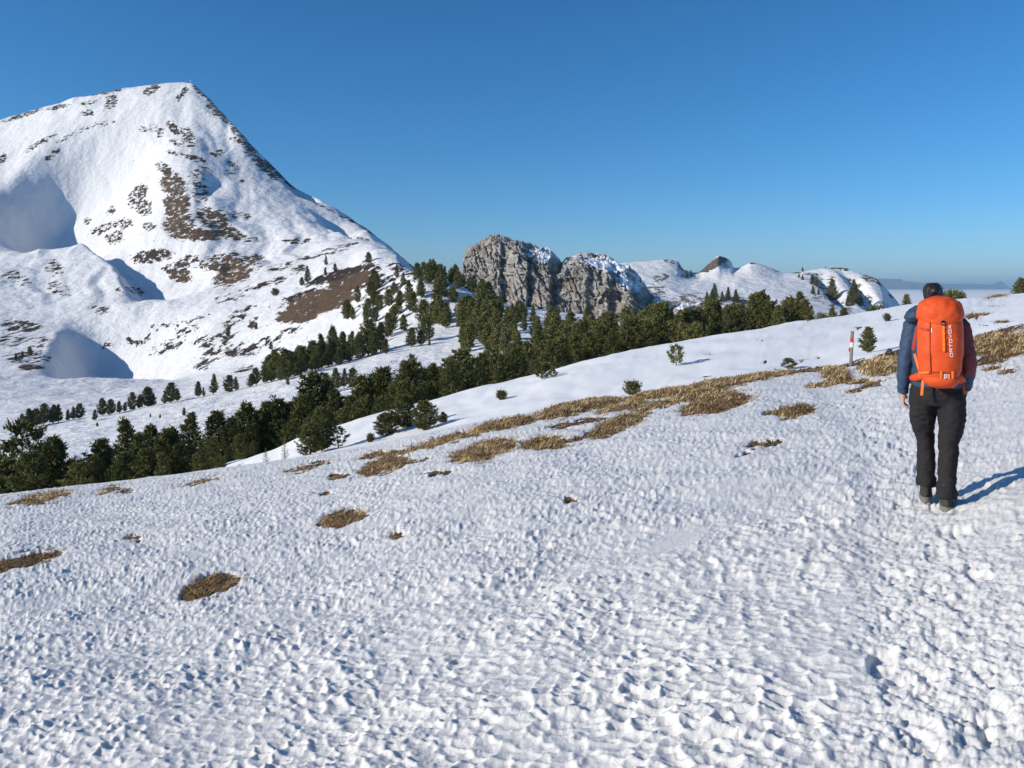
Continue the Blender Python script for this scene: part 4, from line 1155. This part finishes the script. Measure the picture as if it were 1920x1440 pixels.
# ------------------------------------------------------------------ trail marker post
def paint(name, col, rough=.6, wear=0.3):
    s = NT(name)
    n = s.noise(s.coord(), 18, 5, 0.7)
    s.set(s.mix(s.math('MULTIPLY', n, wear), col, tuple(c * .45 for c in col)), rough, .25)
    s.bump(n, .3, .01)
    return s.m
def box_mesh(name, sx, sy, z0, z1, bev=.006, taper=1.0):
    bm = bmesh.new()
    bmesh.ops.create_cube(bm, size=1)
    for v in bm.verts:
        k = taper if v.co.z > 0 else 1
        v.co.x *= sx * k; v.co.y *= sy * k; v.co.z = z0 if v.co.z < 0 else z1
    bmesh.ops.bevel(bm, geom=bm.edges[:], offset=bev, segments=2, affect='EDGES')
    me = bpy.data.meshes.new(name); bm.to_mesh(me); bm.free()
    return me
def build_post():
    g = ground_at(1595, 24.5)
    r = empty("marker_post", g)
    h = 1.68 + 24.5 * (HZ - 622) / F - g.z
    s = NT("weathered_wood")
    n = s.noise(s.mapping(s.coord(), (30, 30, 2)), 1.5, 5, .7)
    s.set(s.ramp(n, [(.3, (.12, .11, .10)), (.7, (.34, .31, .28))]), .85, .2); s.bump(n, .5, .01)
    link("shaft", box_mesh("shaft", .082, .082, -.15, h), s.m, r)
    link("red_band", box_mesh("red_band", .088, .088, h * .70, h * .845, .004), paint("red_paint", (.62, .05, .03)), r)
    link("white_band", box_mesh("white_band", .088, .088, h * .55, h * .697, .004), paint("white_paint", (.78, .77, .74)), r)
    link("cap", box_mesh("cap", .09, .09, h + .002, h + .02, .004), s.m, r)
    link("small_marker", box_mesh("small_marker", .03, .10, h * .42, h * .53, .004), bpy.data.materials["red_paint"], r).location.x = -.058
    r.rotation_euler = (0.02, .05, math.radians(-38))
    tag(r, "grey wooden trail marker post with red and white painted bands", "post")
build_post()
# ------------------------------------------------------------------ haze
def build_haze():
    m = bpy.data.materials.new("haze"); m.use_nodes = True
    t = m.node_tree; t.nodes.clear()
    o = t.nodes.new("ShaderNodeOutputMaterial"); v = t.nodes.new("ShaderNodeVolumePrincipled")
    v.inputs["Color"].default_value = (0.50, 0.77, 1.0, 1)
    v.inputs["Density"].default_value = 5.0e-5
    v.inputs["Anisotropy"].default_value = 0.0
    t.links.new(v.outputs[0], o.inputs["Volume"])
    x0, x1, y0, y1, z0, z1 = -72000, 72000, -3000, 92000, -490, 330
    V = [(x, y, z) for z in (z0, z1) for y in (y0, y1) for x in (x0, x1)]
    me = bpy.data.meshes.new("haze")
    me.from_pydata(V, [], [(0, 2, 3, 1), (4, 5, 7, 6), (0, 1, 5, 4), (2, 6, 7, 3), (0, 4, 6, 2), (1, 3, 7, 5)])
    tag(link("haze", me, m), "thin blue haze over the lowland", "haze", kind="stuff")
build_haze()
# ------------------------------------------------------------------ the hiker
from mathutils import noise as mnoise
def cloth(name, col, rough=.75, grain=260, shade=.75, spec=.25, fold=0.0):
    s = NT(name)
    co = s.coord()
    n = s.noise(co, 6, 4, .6)
    s.set(s.mix(n, tuple(c * shade for c in col), tuple(min(1, c * 1.2) for c in col)), rough, spec)
    w = s.noise(co, grain, 2, .5)
    f = s.noise(s.mapping(co, (1, 1, 2.2)), 16, 3, .55, 0.6)
    s.bump(s.math('ADD', s.math('MULTIPLY', w, .25), s.math('MULTIPLY', f, fold)), .5, .012)
    return s.m
NAVY = cloth("navy_jacket", (.032, .062, .118), .6, 300, .7, .3, .8)
RED_BOUNCE = cloth("red_bounce_sleeve", (.170, .040, .045), .6, 300, .7, .3, .8)  # reddish light reflected onto the right sleeve, painted into its colour
TROUS = cloth("dark_trousers", (.022, .020, .021), .8, 300, .75, .2, .7)
ORANGE = cloth("orange_nylon", (.66, .078, .014), .55, 300, .82, .3, .7)
ORANGE2 = cloth("bright_orange_webbing", (.86, .20, .02), .6, 400, .9)
RED = cloth("dull_red_webbing", (.45, .06, .03), .6, 400)
BLACKP = cloth("black_plastic", (.012, .012, .013), .4, 200)
BOOTM = cloth("worn_boot", (.055, .052, .042), .85, 200, .5)
SOLEM = cloth("grey_sole", (.20, .19, .175), .85, 120, .5)
WHITEP = cloth("white_print", (.82, .82, .82), .6, 100, .97)
HAIRM = NT("dark_hair")
hn = HAIRM.noise(HAIRM.mapping(HAIRM.coord(), (60, 60, 8)), 2.0, 4, .6)
HAIRM.set(HAIRM.ramp(hn, [(.3, (.008, .006, .005)), (.7, (.035, .022, .015))]), .45, .4); HAIRM.bump(hn, .5, .01); HAIRM = HAIRM.m
SKIN = NT("skin"); SKIN.set(SKIN.mix(SKIN.noise(SKIN.coord(), 20, 3), (.50, .27, .19), (.62, .36, .27)), .5, .3); SKIN = SKIN.m

def ring_loft(rings, n=28, ex=2.0, cap=True):
    """rings: (centre, half width, half depth) stacked; superellipse sections in the plane across the path"""
    V = []; Fc = []
    for c, rx, ry in rings:
        for k in range(n):
            t = 2 * math.pi * k / n
            ct, st = math.cos(t), math.sin(t)
            x = math.copysign(abs(ct) ** (2 / ex), ct) * rx; y = math.copysign(abs(st) ** (2 / ex), st) * ry
            V.append((c[0] + x, c[1] + y, c[2]))
    for i in range(len(rings) - 1):
        for k in range(n):
            a, b = i * n + k, i * n + (k + 1) % n
            Fc.append((a, b, b + n, a + n))
    if cap:
        Fc.append(tuple(range(n))[::-1]); Fc.append(tuple((len(rings) - 1) * n + k for k in range(n)))
    return V, Fc
def limb(pts, rad, n=16):
    """closed tube along points with smooth joints"""
    P = np.array(pts, float); k = np.arange(len(P))
    q = np.linspace(0, len(P) - 1, (len(P) - 1) * 5 + 1)
    Q = np.stack([pchip1(k, P[:, i], q) for i in range(3)], -1); r = pchip1(k, np.array(rad, float), q)
    V = []; Fc = []
    up = Vector((0, 1, 0))
    for i in range(len(Q)):
        d = Vector(Q[min(i + 1, len(Q) - 1)] - Q[max(i - 1, 0)]).normalized()
        a = up.cross(d).normalized(); b = d.cross(a)
        for j in range(n):
            t = 2 * math.pi * j / n
            V.append(tuple(Vector(Q[i]) + (a * math.cos(t) + b * math.sin(t)) * r[i]))
    for i in range(len(Q) - 1):
        for j in range(n):
            a, b = i * n + j, i * n + (j + 1) % n
            Fc.append((a, b, b + n, a + n))
    Fc.append(tuple(range(n))[::-1]); Fc.append(tuple((len(Q) - 1) * n + j for j in range(n)))
    return V, Fc
def fuse(pieces, voxel=.011, smooth=4, name="cloth"):
    """several overlapping closed shapes -> one continuous skin"""
    V = []; Fc = []
    for v, f in pieces:
        o = len(V); V += list(v); Fc += [tuple(i + o for i in q) for q in f]
    me = bpy.data.meshes.new(name); me.from_pydata(V, [], Fc); me.update()
    bm = bmesh.new(); bm.from_mesh(me); bmesh.ops.recalc_face_normals(bm, faces=bm.faces[:]); bm.to_mesh(me); bm.free()
    o = bpy.data.objects.new("tmp", me); COL.objects.link(o)
    m = o.modifiers.new("r", 'REMESH'); m.mode = 'VOXEL'; m.voxel_size = voxel
    if smooth:
        m = o.modifiers.new("s", 'SMOOTH'); m.iterations = smooth; m.factor = .5
    dg = bpy.context.evaluated_depsgraph_get()
    r = bpy.data.meshes.new_from_object(o.evaluated_get(dg))
    bpy.data.objects.remove(o); bpy.data.meshes.remove(me)
    r.name = name
    return r
def crumple(me, amp, sc, stretch=(1, 1, 1), seed=0, keep=None):
    for v in me.vertices:
        p = Vector((v.co.x * stretch[0], v.co.y * stretch[1], v.co.z * stretch[2])) * sc + Vector((seed, 0, 0))
        k = mnoise.noise(p) + .5 * mnoise.noise(p * 2.1)
        v.co += v.normal * (amp * k)

def skin_body():
    """skeleton grown with a skin modifier: head, neck, trunk, arms with five-fingered hands, legs"""
    J = {}; E = []; R = {}
    def j(n, co, r, par=None):
        J[n] = Vector(co); R[n] = r if isinstance(r, tuple) else (r, r)
        if par: E.append((par, n))
    j("pelvis", (0, 0, .92), (.13, .09)); j("waist", (0, .01, 1.08), (.12, .085), "pelvis"); j("chest", (0, .02, 1.26), (.14, .095), "waist"); j("top", (0, .03, 1.39), (.10, .075), "chest")
    j("neck", (-.010, .06, 1.47), .05, "top"); j("skull0", (-.025, .105, 1.53), (.062, .070), "neck"); j("skull1", (-.030, .115, 1.59), (.072, .082), "skull0"); j("skull2", (-.030, .105, 1.645), (.050, .060), "skull1")
    for s, pts in ((-1, [(-.15, .03, 1.37), (-.215, .02, 1.2), (-.245, .0, 1.08), (-.262, .02, .93), (-.264, .045, .835)]), (1, [(.15, .03, 1.37), (.208, .0, 1.2), (.232, -.01, 1.06), (.230, .08, .96), (.222, .165, .885)])):
        pr = "top"
        for k, (p, r) in enumerate(zip(pts, (.055, .045, .04, .034, .024))):
            j("a%d%d" % (s, k), p, r, pr); pr = "a%d%d" % (s, k)
        w = Vector(pts[-1]); d = (w - Vector(pts[-2])).normalized()
        d = (d + Vector((0, .12, -.75))).normalized()
        lat = Vector((0, 1, 0)) - d * d.y; lat.normalize()
        palm = w + d * .045
        j("p%d" % s, palm, (.032, .018), pr)
        inn = Vector((-s, 0, 0))
        for f, (off, ln) in enumerate(((.026, .062), (.009, .072), (-.009, .068), (-.025, .052))):
            b = palm + d * .035 + lat * off
            j("f%d%d0" % (s, f), b, .0095, "p%d" % s)
            m = b + d * ln * .45 + inn * .012; j("f%d%d1" % (s, f), m, .0088, "f%d%d0" % (s, f))
            e = m + d * ln * .30 + inn * .03; j("f%d%d2" % (s, f), e, .0075, "f%d%d1" % (s, f))
        b = w + d * .022 + lat * .034 + inn * .010
        j("t%d0" % s, b, .011, "p%d" % s); j("t%d1" % s, b + d * .028 + lat * .018 + inn * .012, .0095, "t%d0" % s); j("t%d2" % s, b + d * .052 + lat * .016 + inn * .020, .008, "t%d1" % s)
    for s, pts in ((-1, [(-.09, .01, .84), (-.10, .05, .70), (-.085, .11, .50), (-.085, .095, .30), (-.085, .085, .10)]), (1, [(.09, 0, .84), (.10, .0, .68), (.08, .0, .47), (.072, -.055, .28), (.068, -.10, .10)])):
        pr = "pelvis"
        for k, (p, r) in enumerate(zip(pts, (.08, .07, .055, .05, .035))):
            j("l%d%d" % (s, k), p, r, pr); pr = "l%d%d" % (s, k)
    names = list(J); ix = {n: i for i, n in enumerate(names)}
    me = bpy.data.meshes.new("body")
    me.from_pydata([tuple(J[n]) for n in names], [(ix[a], ix[b]) for a, b in E], [])
    o = bpy.data.objects.new("tmp", me); COL.objects.link(o)
    m = o.modifiers.new("skin", 'SKIN'); m.use_smooth_shade = True
    for i, n in enumerate(names):
        sv = me.skin_vertices[0].data[i]; sv.radius = R[n]; sv.use_root = (n == "pelvis")
    m = o.modifiers.new("sub", 'SUBSURF'); m.levels = 2; m.render_levels = 2
    dg = bpy.context.evaluated_depsgraph_get()
    r = bpy.data.meshes.new_from_object(o.evaluated_get(dg))
    bpy.data.objects.remove(o); bpy.data.meshes.remove(me)
    # face: nose, brow and chin turned away from the viewer
    for v in r.vertices:
        if v.co.z > 1.50 and v.co.y > .16:
            nx = v.co.x + .028
            v.co.y += .020 * math.exp(-(nx / .012) ** 2 - ((v.co.z - 1.565) / .018) ** 2) - .008 * (math.exp(-((abs(nx) - .030) / .012) ** 2 - ((v.co.z - 1.592) / .010) ** 2)) + .006 * math.exp(-(nx / .03) ** 2 - ((v.co.z - 1.535) / .008) ** 2)
    for s in (-1, 1):
        for v in r.vertices:
            dx = v.co.x - (-.028 + s * .070)
            v.co.x += s * .012 * math.exp(-(dx / .02) ** 2 - ((v.co.y - .105) / .016) ** 2 - ((v.co.z - 1.575) / .026) ** 2)
    return r

def build_hiker():
    D0 = find_D(1757, 947, 4.5, 9)
    g = ground_at(1757, D0); g.z -= 0.004
    r = empty("person", g)
    k = 421 * D0 / F / 1.685
    r.scale = (k * .865, k, k)
    r.rotation_euler.z = -math.atan2(g.x, g.y)          # walks straight away from the viewer
    tag(r, "hiker seen from behind in navy jacket and dark trousers walking along the snow path", "person")
    link("body", skin_body(), SKIN, r, True)
    # jacket: trunk, sleeves and collar in one
    torso = ring_loft([((0, .0, .885), .195, .135), ((0, .0, .93), .198, .138), ((0, .005, 1.05), .186, .132), ((0, .015, 1.2), .20, .14), ((0, .02, 1.31), .205, .135), ((0, .03, 1.385), .175, .115), ((-.003, .04, 1.43), .115, .095), ((-.008, .055, 1.475), .078, .078), ((-.012, .068, 1.51), .072, .074)])
    sl = limb([(-.11, .03, 1.365), (-.185, .025, 1.345), (-.218, .015, 1.22), (-.245, .0, 1.08), (-.262, .02, .94), (-.266, .042, .845)], [.07, .078, .068, .060, .053, .044])
    sr = limb([(.10, .03, 1.365), (.172, .025, 1.34), (.208, .0, 1.21), (.234, -.01, 1.065), (.231, .075, .965), (.224, .155, .895)], [.07, .078, .070, .062, .054, .045])
    hood = ring_loft([((-.17, -.05, 1.375), .055, .07), ((-.175, -.055, 1.41), .085, .09), ((-.155, -.05, 1.455), .085, .09), ((-.12, -.03, 1.495), .06, .07), ((-.09, .0, 1.515), .03, .05)], 20)
    jk = fuse([torso, sl, sr, hood], .010, 5, "jacket")
    crumple(jk, .007, 11, (1, 1, 1.7), 3); crumple(jk, .003, 30, (1, 1, 1.5), 8)
    o = link("jacket", jk, [NAVY, RED_BOUNCE], r, True)
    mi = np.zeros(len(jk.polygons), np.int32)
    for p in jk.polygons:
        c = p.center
        if c.x > .165 and .985 < c.z < 1.385 - .25 * (c.x - .165): mi[p.index] = 1  # right sleeve faces that carry the painted red bounce light
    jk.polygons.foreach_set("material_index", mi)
    cuffs = [limb([(-.264, .036, .868), (-.266, .046, .832)], [.046, .044]), limb([(.226, .145, .905), (.221, .165, .880)], [.047, .045])]
    for v, f in cuffs:
        me = bpy.data.meshes.new("cuff"); me.from_pydata(v, [], f); link("cuff", me, NAVY, r, True)
    # trousers
    pelvis = ring_loft([((0, .0, .76), .17, .105), ((0, .0, .82), .198, .130), ((0, -.002, .88), .202, .134), ((0, .0, .95), .19, .128), ((0, 0, .97), .18, .12)])
    ll = limb([(-.100, .0, .86), (-.112, .04, .72), (-.108, .085, .60), (-.092, .115, .50), (-.088, .105, .36), (-.086, .095, .22), (-.087, .09, .155), (-.088, .085, .115)], [.112, .108, .096, .078, .072, .072, .082, .080])
    lr = limb([(.104, .0, .86), (.112, .0, .70), (.104, .005, .57), (.086, .0, .47), (.080, -.045, .32), (.072, -.08, .20), (.070, -.10, .13), (.070, -.105, .085)], [.116, .110, .098, .082, .076, .074, .084, .082])
    tr = fuse([pelvis, ll, lr], .010, 5, "trousers")
    crumple(tr, .010, 8, (1, 1, 2.0), 21); crumple(tr, .006, 22, (1, 1, 2.6), 25)
    link("trousers", tr, TROUS, r, True)
    # boots
    for sx, y0, z0 in ((-.088, .10, 0.012), (.070, -.085, 0.0)):
        up = fuse([ring_loft([((sx, y0 + .055, z0 + .03), .050, .140), ((sx, y0 + .05, z0 + .06), .048, .132), ((sx, y0 + .025, z0 + .085), .045, .105), ((sx, y0 - .012, z0 + .115), .045, .068), ((sx, y0 - .022, z0 + .16), .046, .060), ((sx, y0 - .022, z0 + .20), .046, .058)], 24, 2.4)], .008, 3, "boot")
        crumple(up, .003, 30, (1, 1, 1), 4)
        b = link("boot", up, BOOTM, r, True)
        v, f = ring_loft([((sx, y0 + .055, z0 - .006), .046, .142), ((sx, y0 + .055, z0 + .004), .053, .150), ((sx, y0 + .055, z0 + .026), .055, .150), ((sx, y0 + .055, z0 + .036), .050, .143)], 28, 2.5)
        me = bpy.data.meshes.new("sole"); me.from_pydata(v, [], f); link("sole", me, SOLEM, b, True)
    # hair drawn up to a loose knot
    cap = ring_loft([((-.028, .075, 1.525), .060, .060), ((-.029, .085, 1.555), .074, .080), ((-.030, .095, 1.60), .081, .092), ((-.031, .10, 1.642), .070, .080), ((-.031, .10, 1.668), .040, .048)], 24)
    knot = ring_loft([((-.020, .0, 1.575), .018, .018), ((-.018, -.005, 1.60), .040, .036), ((-.018, .005, 1.63), .038, .038), ((-.020, .02, 1.652), .016, .02)], 16)
    hm = fuse([cap, knot], .008, 3, "hair"); crumple(hm, .006, 40, (1, 1, .5), 9); crumple(hm, .004, 16, (1, 1, 1), 2)
    h = link("hair", hm, HAIRM, r, True)
    V = []; Fc = []
    hr = random.Random(6)
    for k in range(150):                       # stray strands
        a = hr.uniform(0, 6.28); b = hr.uniform(.0, 1.3)
        p = Vector((-.030 + .084 * math.cos(a) * math.cos(b), .09 + .09 * math.sin(a) * math.cos(b), 1.60 + .075 * math.sin(b)))
        d = Vector((math.cos(a) + hr.gauss(0, .5), math.sin(a) + hr.gauss(0, .5), hr.gauss(.2, .6))).normalized()
        e = p + d * hr.uniform(.012, .035); w = d.orthogonal().normalized() * .0009
        V += [p - w, p + w, e]; Fc.append((len(V) - 3, len(V) - 2, len(V) - 1))
    me = bpy.data.meshes.new("stray_hair"); me.from_pydata([tuple(v) for v in V], [], Fc); link("stray_hair", me, HAIRM, h)
    # pale neck tube
    v, f = ring_loft([((-.012, .06, 1.485), .070, .070), ((-.018, .075, 1.515), .073, .075), ((-.022, .085, 1.545), .070, .074)], 24, 2, False)
    me = bpy.data.meshes.new("neck_gaiter"); me.from_pydata(v, [], f); crumple(me, .003, 40); link("neck_gaiter", me, cloth("pale_gaiter", (.52, .56, .62), .8), r, True)
    return r

def build_pack(at):
    r = empty("backpack", at)
    tag(r, "bright orange hiking backpack with white lettering worn by the hiker", "backpack")
    X0, Y0 = .022, -.245
    prof = [(.925, .070, .045, .03), (.935, .105, .075, .02), (.97, .136, .108, .01), (1.04, .158, .128, 0), (1.16, .172, .138, 0), (1.28, .174, .140, 0), (1.37, .170, .136, 0), (1.43, .160, .125, .01), (1.46, .12, .09, .02)]
    def section(z):
        a = np.array(prof); return [float(np.interp(z, a[:, 0], a[:, i])) for i in (1, 2, 3)]
    EX = 2.35
    def surf(x, z, out=0.002):
        """point on the side of the pack that faces the viewer"""
        rx, ry, dy = section(z)
        u = min(.985, abs(x - X0) / rx)
        return Vector((x, Y0 + dy - ry * (1 - u ** EX) ** (1 / EX) - out, z))
    zs = np.linspace(.925, 1.46, 44)
    v, f = ring_loft([((X0, Y0 + section(z)[2], z), section(z)[0], section(z)[1]) for z in zs], 56, EX)
    me = bpy.data.meshes.new("main_bag"); me.from_pydata(v, [], f); me.update()
    crumple(me, .006, 11, (1, 1, .6), 5); crumple(me, .0025, 34, (1, 1, .7), 6)
    bag = link("main_bag", me, ORANGE, r, True)
    # lid
    lp = [(1.405, .166, .134), (1.42, .176, .146), (1.455, .178, .149), (1.50, .165, .138), (1.535, .138, .116), (1.558, .098, .083), (1.572, .045, .04)]
    la = np.array(lp)
    V = []; Fc = []; n = 56; zz = np.linspace(1.405, 1.572, 22)
    for i, z in enumerate(zz):
        rx, ry = float(pchip1(la[:, 0], la[:, 1], z)), float(pchip1(la[:, 0], la[:, 2], z))
        for k in range(n):
            t = 2 * math.pi * k / n; ct, st = math.cos(t), math.sin(t)
            drop = .040 * max(0, -st) ** 3 * (1 - i / (len(zz) - 1)) ** 2          # tongue in the middle of the lid's edge
            V.append((X0 + math.copysign(abs(ct) ** (2 / 2.2), ct) * rx, Y0 + .012 + math.copysign(abs(st) ** (2 / 2.2), st) * ry - (.006 if drop > .002 else 0), z - drop))
    for i in range(len(zz) - 1):
        for k in range(n):
            a, b = i * n + k, i * n + (k + 1) % n
            Fc.append((a, b, b + n, a + n))
    Fc.append(tuple(range(n))[::-1]); Fc.append(tuple((len(zz) - 1) * n + k for k in range(n)))
    me = bpy.data.meshes.new("lid"); me.from_pydata(V, [], Fc); me.update()
    crumple(me, .010, 14, (1.3, 1, 1.2), 11); crumple(me, .004, 36, (1, 1, 1), 14)
    link("lid", me, ORANGE, r, True)
    def ribbon(name, pts, w, m, parent=None, th=.004):
        """flat strap through points, its face turned to the viewer"""
        V = []; Fc = []
        for i, p in enumerate(pts):
            p = Vector(p); d = (Vector(pts[min(i + 1, len(pts) - 1)]) - Vector(pts[max(i - 1, 0)])).normalized()
            s = d.cross(Vector((0, -1, 0))).normalized() * w / 2
            b = Vector((0, th, 0))
            V += [p - s - b, p + s - b, p + s + b, p - s + b]
        for i in range(len(pts) - 1):
            for k in range(4):
                a, b = i * 4 + k, i * 4 + (k + 1) % 4
                Fc.append((a, b, b + 4, a + 4))
        Fc += [(3, 2, 1, 0), tuple(len(V) - 4 + k for k in range(4))]
        me = bpy.data.meshes.new(name); me.from_pydata([tuple(q) for q in V], [], Fc); me.update()
        return link(name, me, m, parent or r)
    # centre strap with daisy loops, buckle at its top
    cs = ribbon("centre_strap", [surf(.045 + .025 * (1.38 - z), z, .005) for z in np.linspace(1.372, 1.185, 12)], .017, ORANGE2)
    for z in (1.35, 1.31, 1.27, 1.23, 1.20):
        ribbon("loop", [surf(.045 + .025 * (1.38 - z), z + .008, .010), surf(.045 + .025 * (1.38 - z), z - .008, .010)], .020, ORANGE2, cs)
    p = surf(.045, 1.385, .012)
    me = box_mesh("buckle", .030, .014, -.018, .018, .004); b = link("buckle", me, BLACKP, r); b.location = p
    me = box_mesh("buckle_bar", .022, .006, -.003, .003, .001); q = link("buckle_bar", me, cloth("grey_bar", (.35, .35, .36), .4), b); q.location = (0, -.009, -.004)
    # edge seams, front pocket line, side compression strap
    ribbon("seam", [surf(-.055 + .10 * (1.30 - z) * (1.3 - z), z, .002) for z in np.linspace(1.40, 1.02, 14)], .004, RED)
    ribbon("pocket_seam", [surf(x, 1.028 + .012 * math.cos((x - .03) * 18), .003) for x in np.linspace(-.10, .15, 14)], .004, RED)
    ribbon("compression_strap", [surf(x, 1.035 - .30 * abs(x + .04) ** 1.2, .006) for x in np.linspace(-.135, -.06, 6)], .014, ORANGE2)
    ribbon("compression_strap", [surf(x, 1.345 - .15 * (x + .14), .006) for x in np.linspace(-.145, -.07, 6)], .014, RED)
    for x in (.030, .112):
        ribbon("tool_loop", [surf(x, z, .007) for z in np.linspace(1.045, .975, 6)], .017, ORANGE2)
    # bottom pocket bulge
    v, f = ring_loft([((X0 + .01, Y0 + .012, .912), .060, .050), ((X0 + .01, Y0 + .006, .922), .098, .084), ((X0 + .01, Y0 + .000, .955), .132, .116), ((X0 + .008, Y0 + .002, .99), .146, .122), ((X0 + .006, Y0 + .02, 1.012), .14, .10)], 40, 2.3)
    me = bpy.data.meshes.new("bottom_pocket"); me.from_pydata(v, [], f); me.update(); crumple(me, .004, 16, (1, 1, 1), 31); link("bottom_pocket", me, ORANGE, r, True)
    # hip belt fins with hanging webbing
    for s, pts in ((-1, [(-.09, -.16, .99), (-.135, -.13, .975), (-.168, -.08, .96), (-.20, -.01, .95)]), (1, [(.13, -.15, .985), (.160, -.12, .975), (.185, -.08, .96), (.20, -.01, .95)])):
        V, Fc = limb(pts, [.030, .034, .028, .022], 14)
        me = bpy.data.meshes.new("hip_fin"); me.from_pydata(V, [], Fc); me.update(); crumple(me, .003, 20); link("hip_fin", me, ORANGE, r, True)
    ribbon("webbing_end", [(-.108, -.205, .955), (-.110, -.215, .92), (-.114, -.215, .88), (-.118, -.21, .845)], .020, ORANGE2)
    ribbon("webbing_end", [(.198, -.15, .95), (.200, -.16, .92), (.203, -.16, .89), (.206, -.155, .865)], .016, RED)
    # load strap running from the shoulder down the left flank
    ribbon("shoulder_strap", [(-.150, -.11, 1.345), (-.162, -.13, 1.29), (-.178, -.135, 1.22), (-.188, -.13, 1.17)], .022, RED)
    ribbon("shoulder_strap", [(-.175, -.12, 1.14), (-.15, -.14, 1.06), (-.125, -.17, 1.0)], .018, ORANGE2)
    V, Fc = limb([(-.10, -.10, 1.44), (-.115, -.02, 1.475), (-.12, .06, 1.45), (-.125, .12, 1.36), (-.135, .15, 1.24), (-.16, .10, 1.10)], [.022] * 6, 10)
    me = bpy.data.meshes.new("shoulder_strap"); me.from_pydata(V, [], Fc); link("shoulder_strap", me, ORANGE, r, True)
    V, Fc = limb([(.13, -.10, 1.44), (.13, -.02, 1.475), (.13, .06, 1.45), (.13, .12, 1.36), (.135, .15, 1.24), (.16, .10, 1.10)], [.022] * 6, 10)
    me = bpy.data.meshes.new("shoulder_strap"); me.from_pydata(V, [], Fc); link("shoulder_strap", me, ORANGE, r, True)
    # printed lettering, read upwards along the right-hand side, and the small prints
    def print_mesh(name, polys, m=WHITEP, out=.0045):
        """thin printed film laid on the bag; polys are (x, z) outlines cut into small quads"""
        V = []; Fc = []
        for quad in polys:
            (ax, az), (bx, bz), (cx, cz), (dx, dz) = quad
            N = 5
            o = len(V)
            for i in range(N + 1):
                for k in range(3):
                    u, w = i / N, k / 2
                    x = (ax * (1 - u) + bx * u) * (1 - w) + (dx * (1 - u) + cx * u) * w
                    z = (az * (1 - u) + bz * u) * (1 - w) + (dz * (1 - u) + cz * u) * w
                    V.append(tuple(surf(x, z, out)))
            for i in range(N):
                for k in range(2):
                    a = o + i * 3 + k
                    Fc.append((a, a + 1, a + 4, a + 3))
        me = bpy.data.meshes.new(name); me.from_pydata(V, [], Fc); me.update()
        return link(name, me, m, r)
    def bar(p, q, w):
        p, q = Vector(p), Vector(q); d = (q - p).normalized(); s = Vector((-d.y, d.x)) * w / 2; e = d * w * .35
        return [tuple(p - e - s), tuple(q + e - s), tuple(q + e + s), tuple(p - e + s)]
    G = {'O': [((0, 0), (1, 0)), ((1, 0), (1, 1)), ((1, 1), (0, 1)), ((0, 1), (0, 0))],
         'R': [((0, 0), (0, 1)), ((0, 1), (1, 1)), ((1, 1), (1, .5)), ((1, .5), (0, .5)), ((.45, .5), (1, 0))],
         'T': [((.5, 0), (.5, 1)), ((0, 1), (1, 1))],
         'V': [((0, 1), (.5, 0)), ((.5, 0), (1, 1))],
         'X': [((0, 0), (1, 1)), ((0, 1), (1, 0))]}
    polys = []
    z = 1.150; lw, lh = .0225, .0175
    for ch in "ORTOVOX":
        for (a, b) in G[ch]:
            def tr(q):                       # letter frame turned a quarter: its right is up, its top is left
                zz = z + q[0] * lw; return (.114 - q[1] * lh - .06 * (zz - 1.15), zz)
            polys.append(bar(tr(a), tr(b), .0042))
        z += lw + .0105
    print_mesh("lettering", polys)
    cx, cz, hw = .070, 1.003, .017
    fr = [((cx - hw, cz - hw), (cx + hw, cz - hw)), ((cx + hw, cz - hw), (cx + hw, cz + hw)), ((cx + hw, cz + hw), (cx - hw, cz + hw)), ((cx - hw, cz + hw), (cx - hw, cz - hw)), ((cx - .009, cz - .006), (cx + .001, cz + .006)), ((cx + .001, cz + .006), (cx + .004, cz - .002))]
    print_mesh("badge", [bar(a, b, .0062) for a, b in fr], out=.012)
    print_mesh("small_print", [bar((-.040, 1.345), (-.038, 1.318), .005)])
    return r
hiker = build_hiker()
pack = build_pack(hiker.location.copy())
pack.rotation_euler = hiker.rotation_euler; pack.scale = hiker.scale; pack.scale.x *= .98

# ------------------------------------------------------------------ summit cross and the two far walkers
def build_cross():
    g = ground_at(357, 1078.0)
    r = empty("summit_cross", g)
    m = paint("cross_metal", (.75, .75, .75), .4, .2)
    link("upright", box_mesh("upright", .45, .45, -1.0, 5.2, .03), m, r)
    a = link("crossarm", box_mesh("crossarm", 2.6, .42, 3.4, 3.85, .03), m, r); a.location.y = -.02
    tag(r, "small pale cross standing on the mountain summit", "cross")
build_cross()
def far_walker(px, base, label):
    D = find_D(px, base, 450, 840)
    g = ground_at(px, D)
    r = empty("person", g)
    for ch in hiker.children:
        if ch.name.split(".")[0] in ("body", "jacket", "trousers", "hair"):
            c = ch.copy(); COL.objects.link(c); c.parent = r
    r.scale = (1.15,) * 3
    tag(r, label, "person", "walkers far off below the ridge")
far_walker(659, 448, "tiny far walker below the ridge, left one of the pair")
far_walker(663.5, 447.5, "tiny far walker below the ridge, right one of the pair")
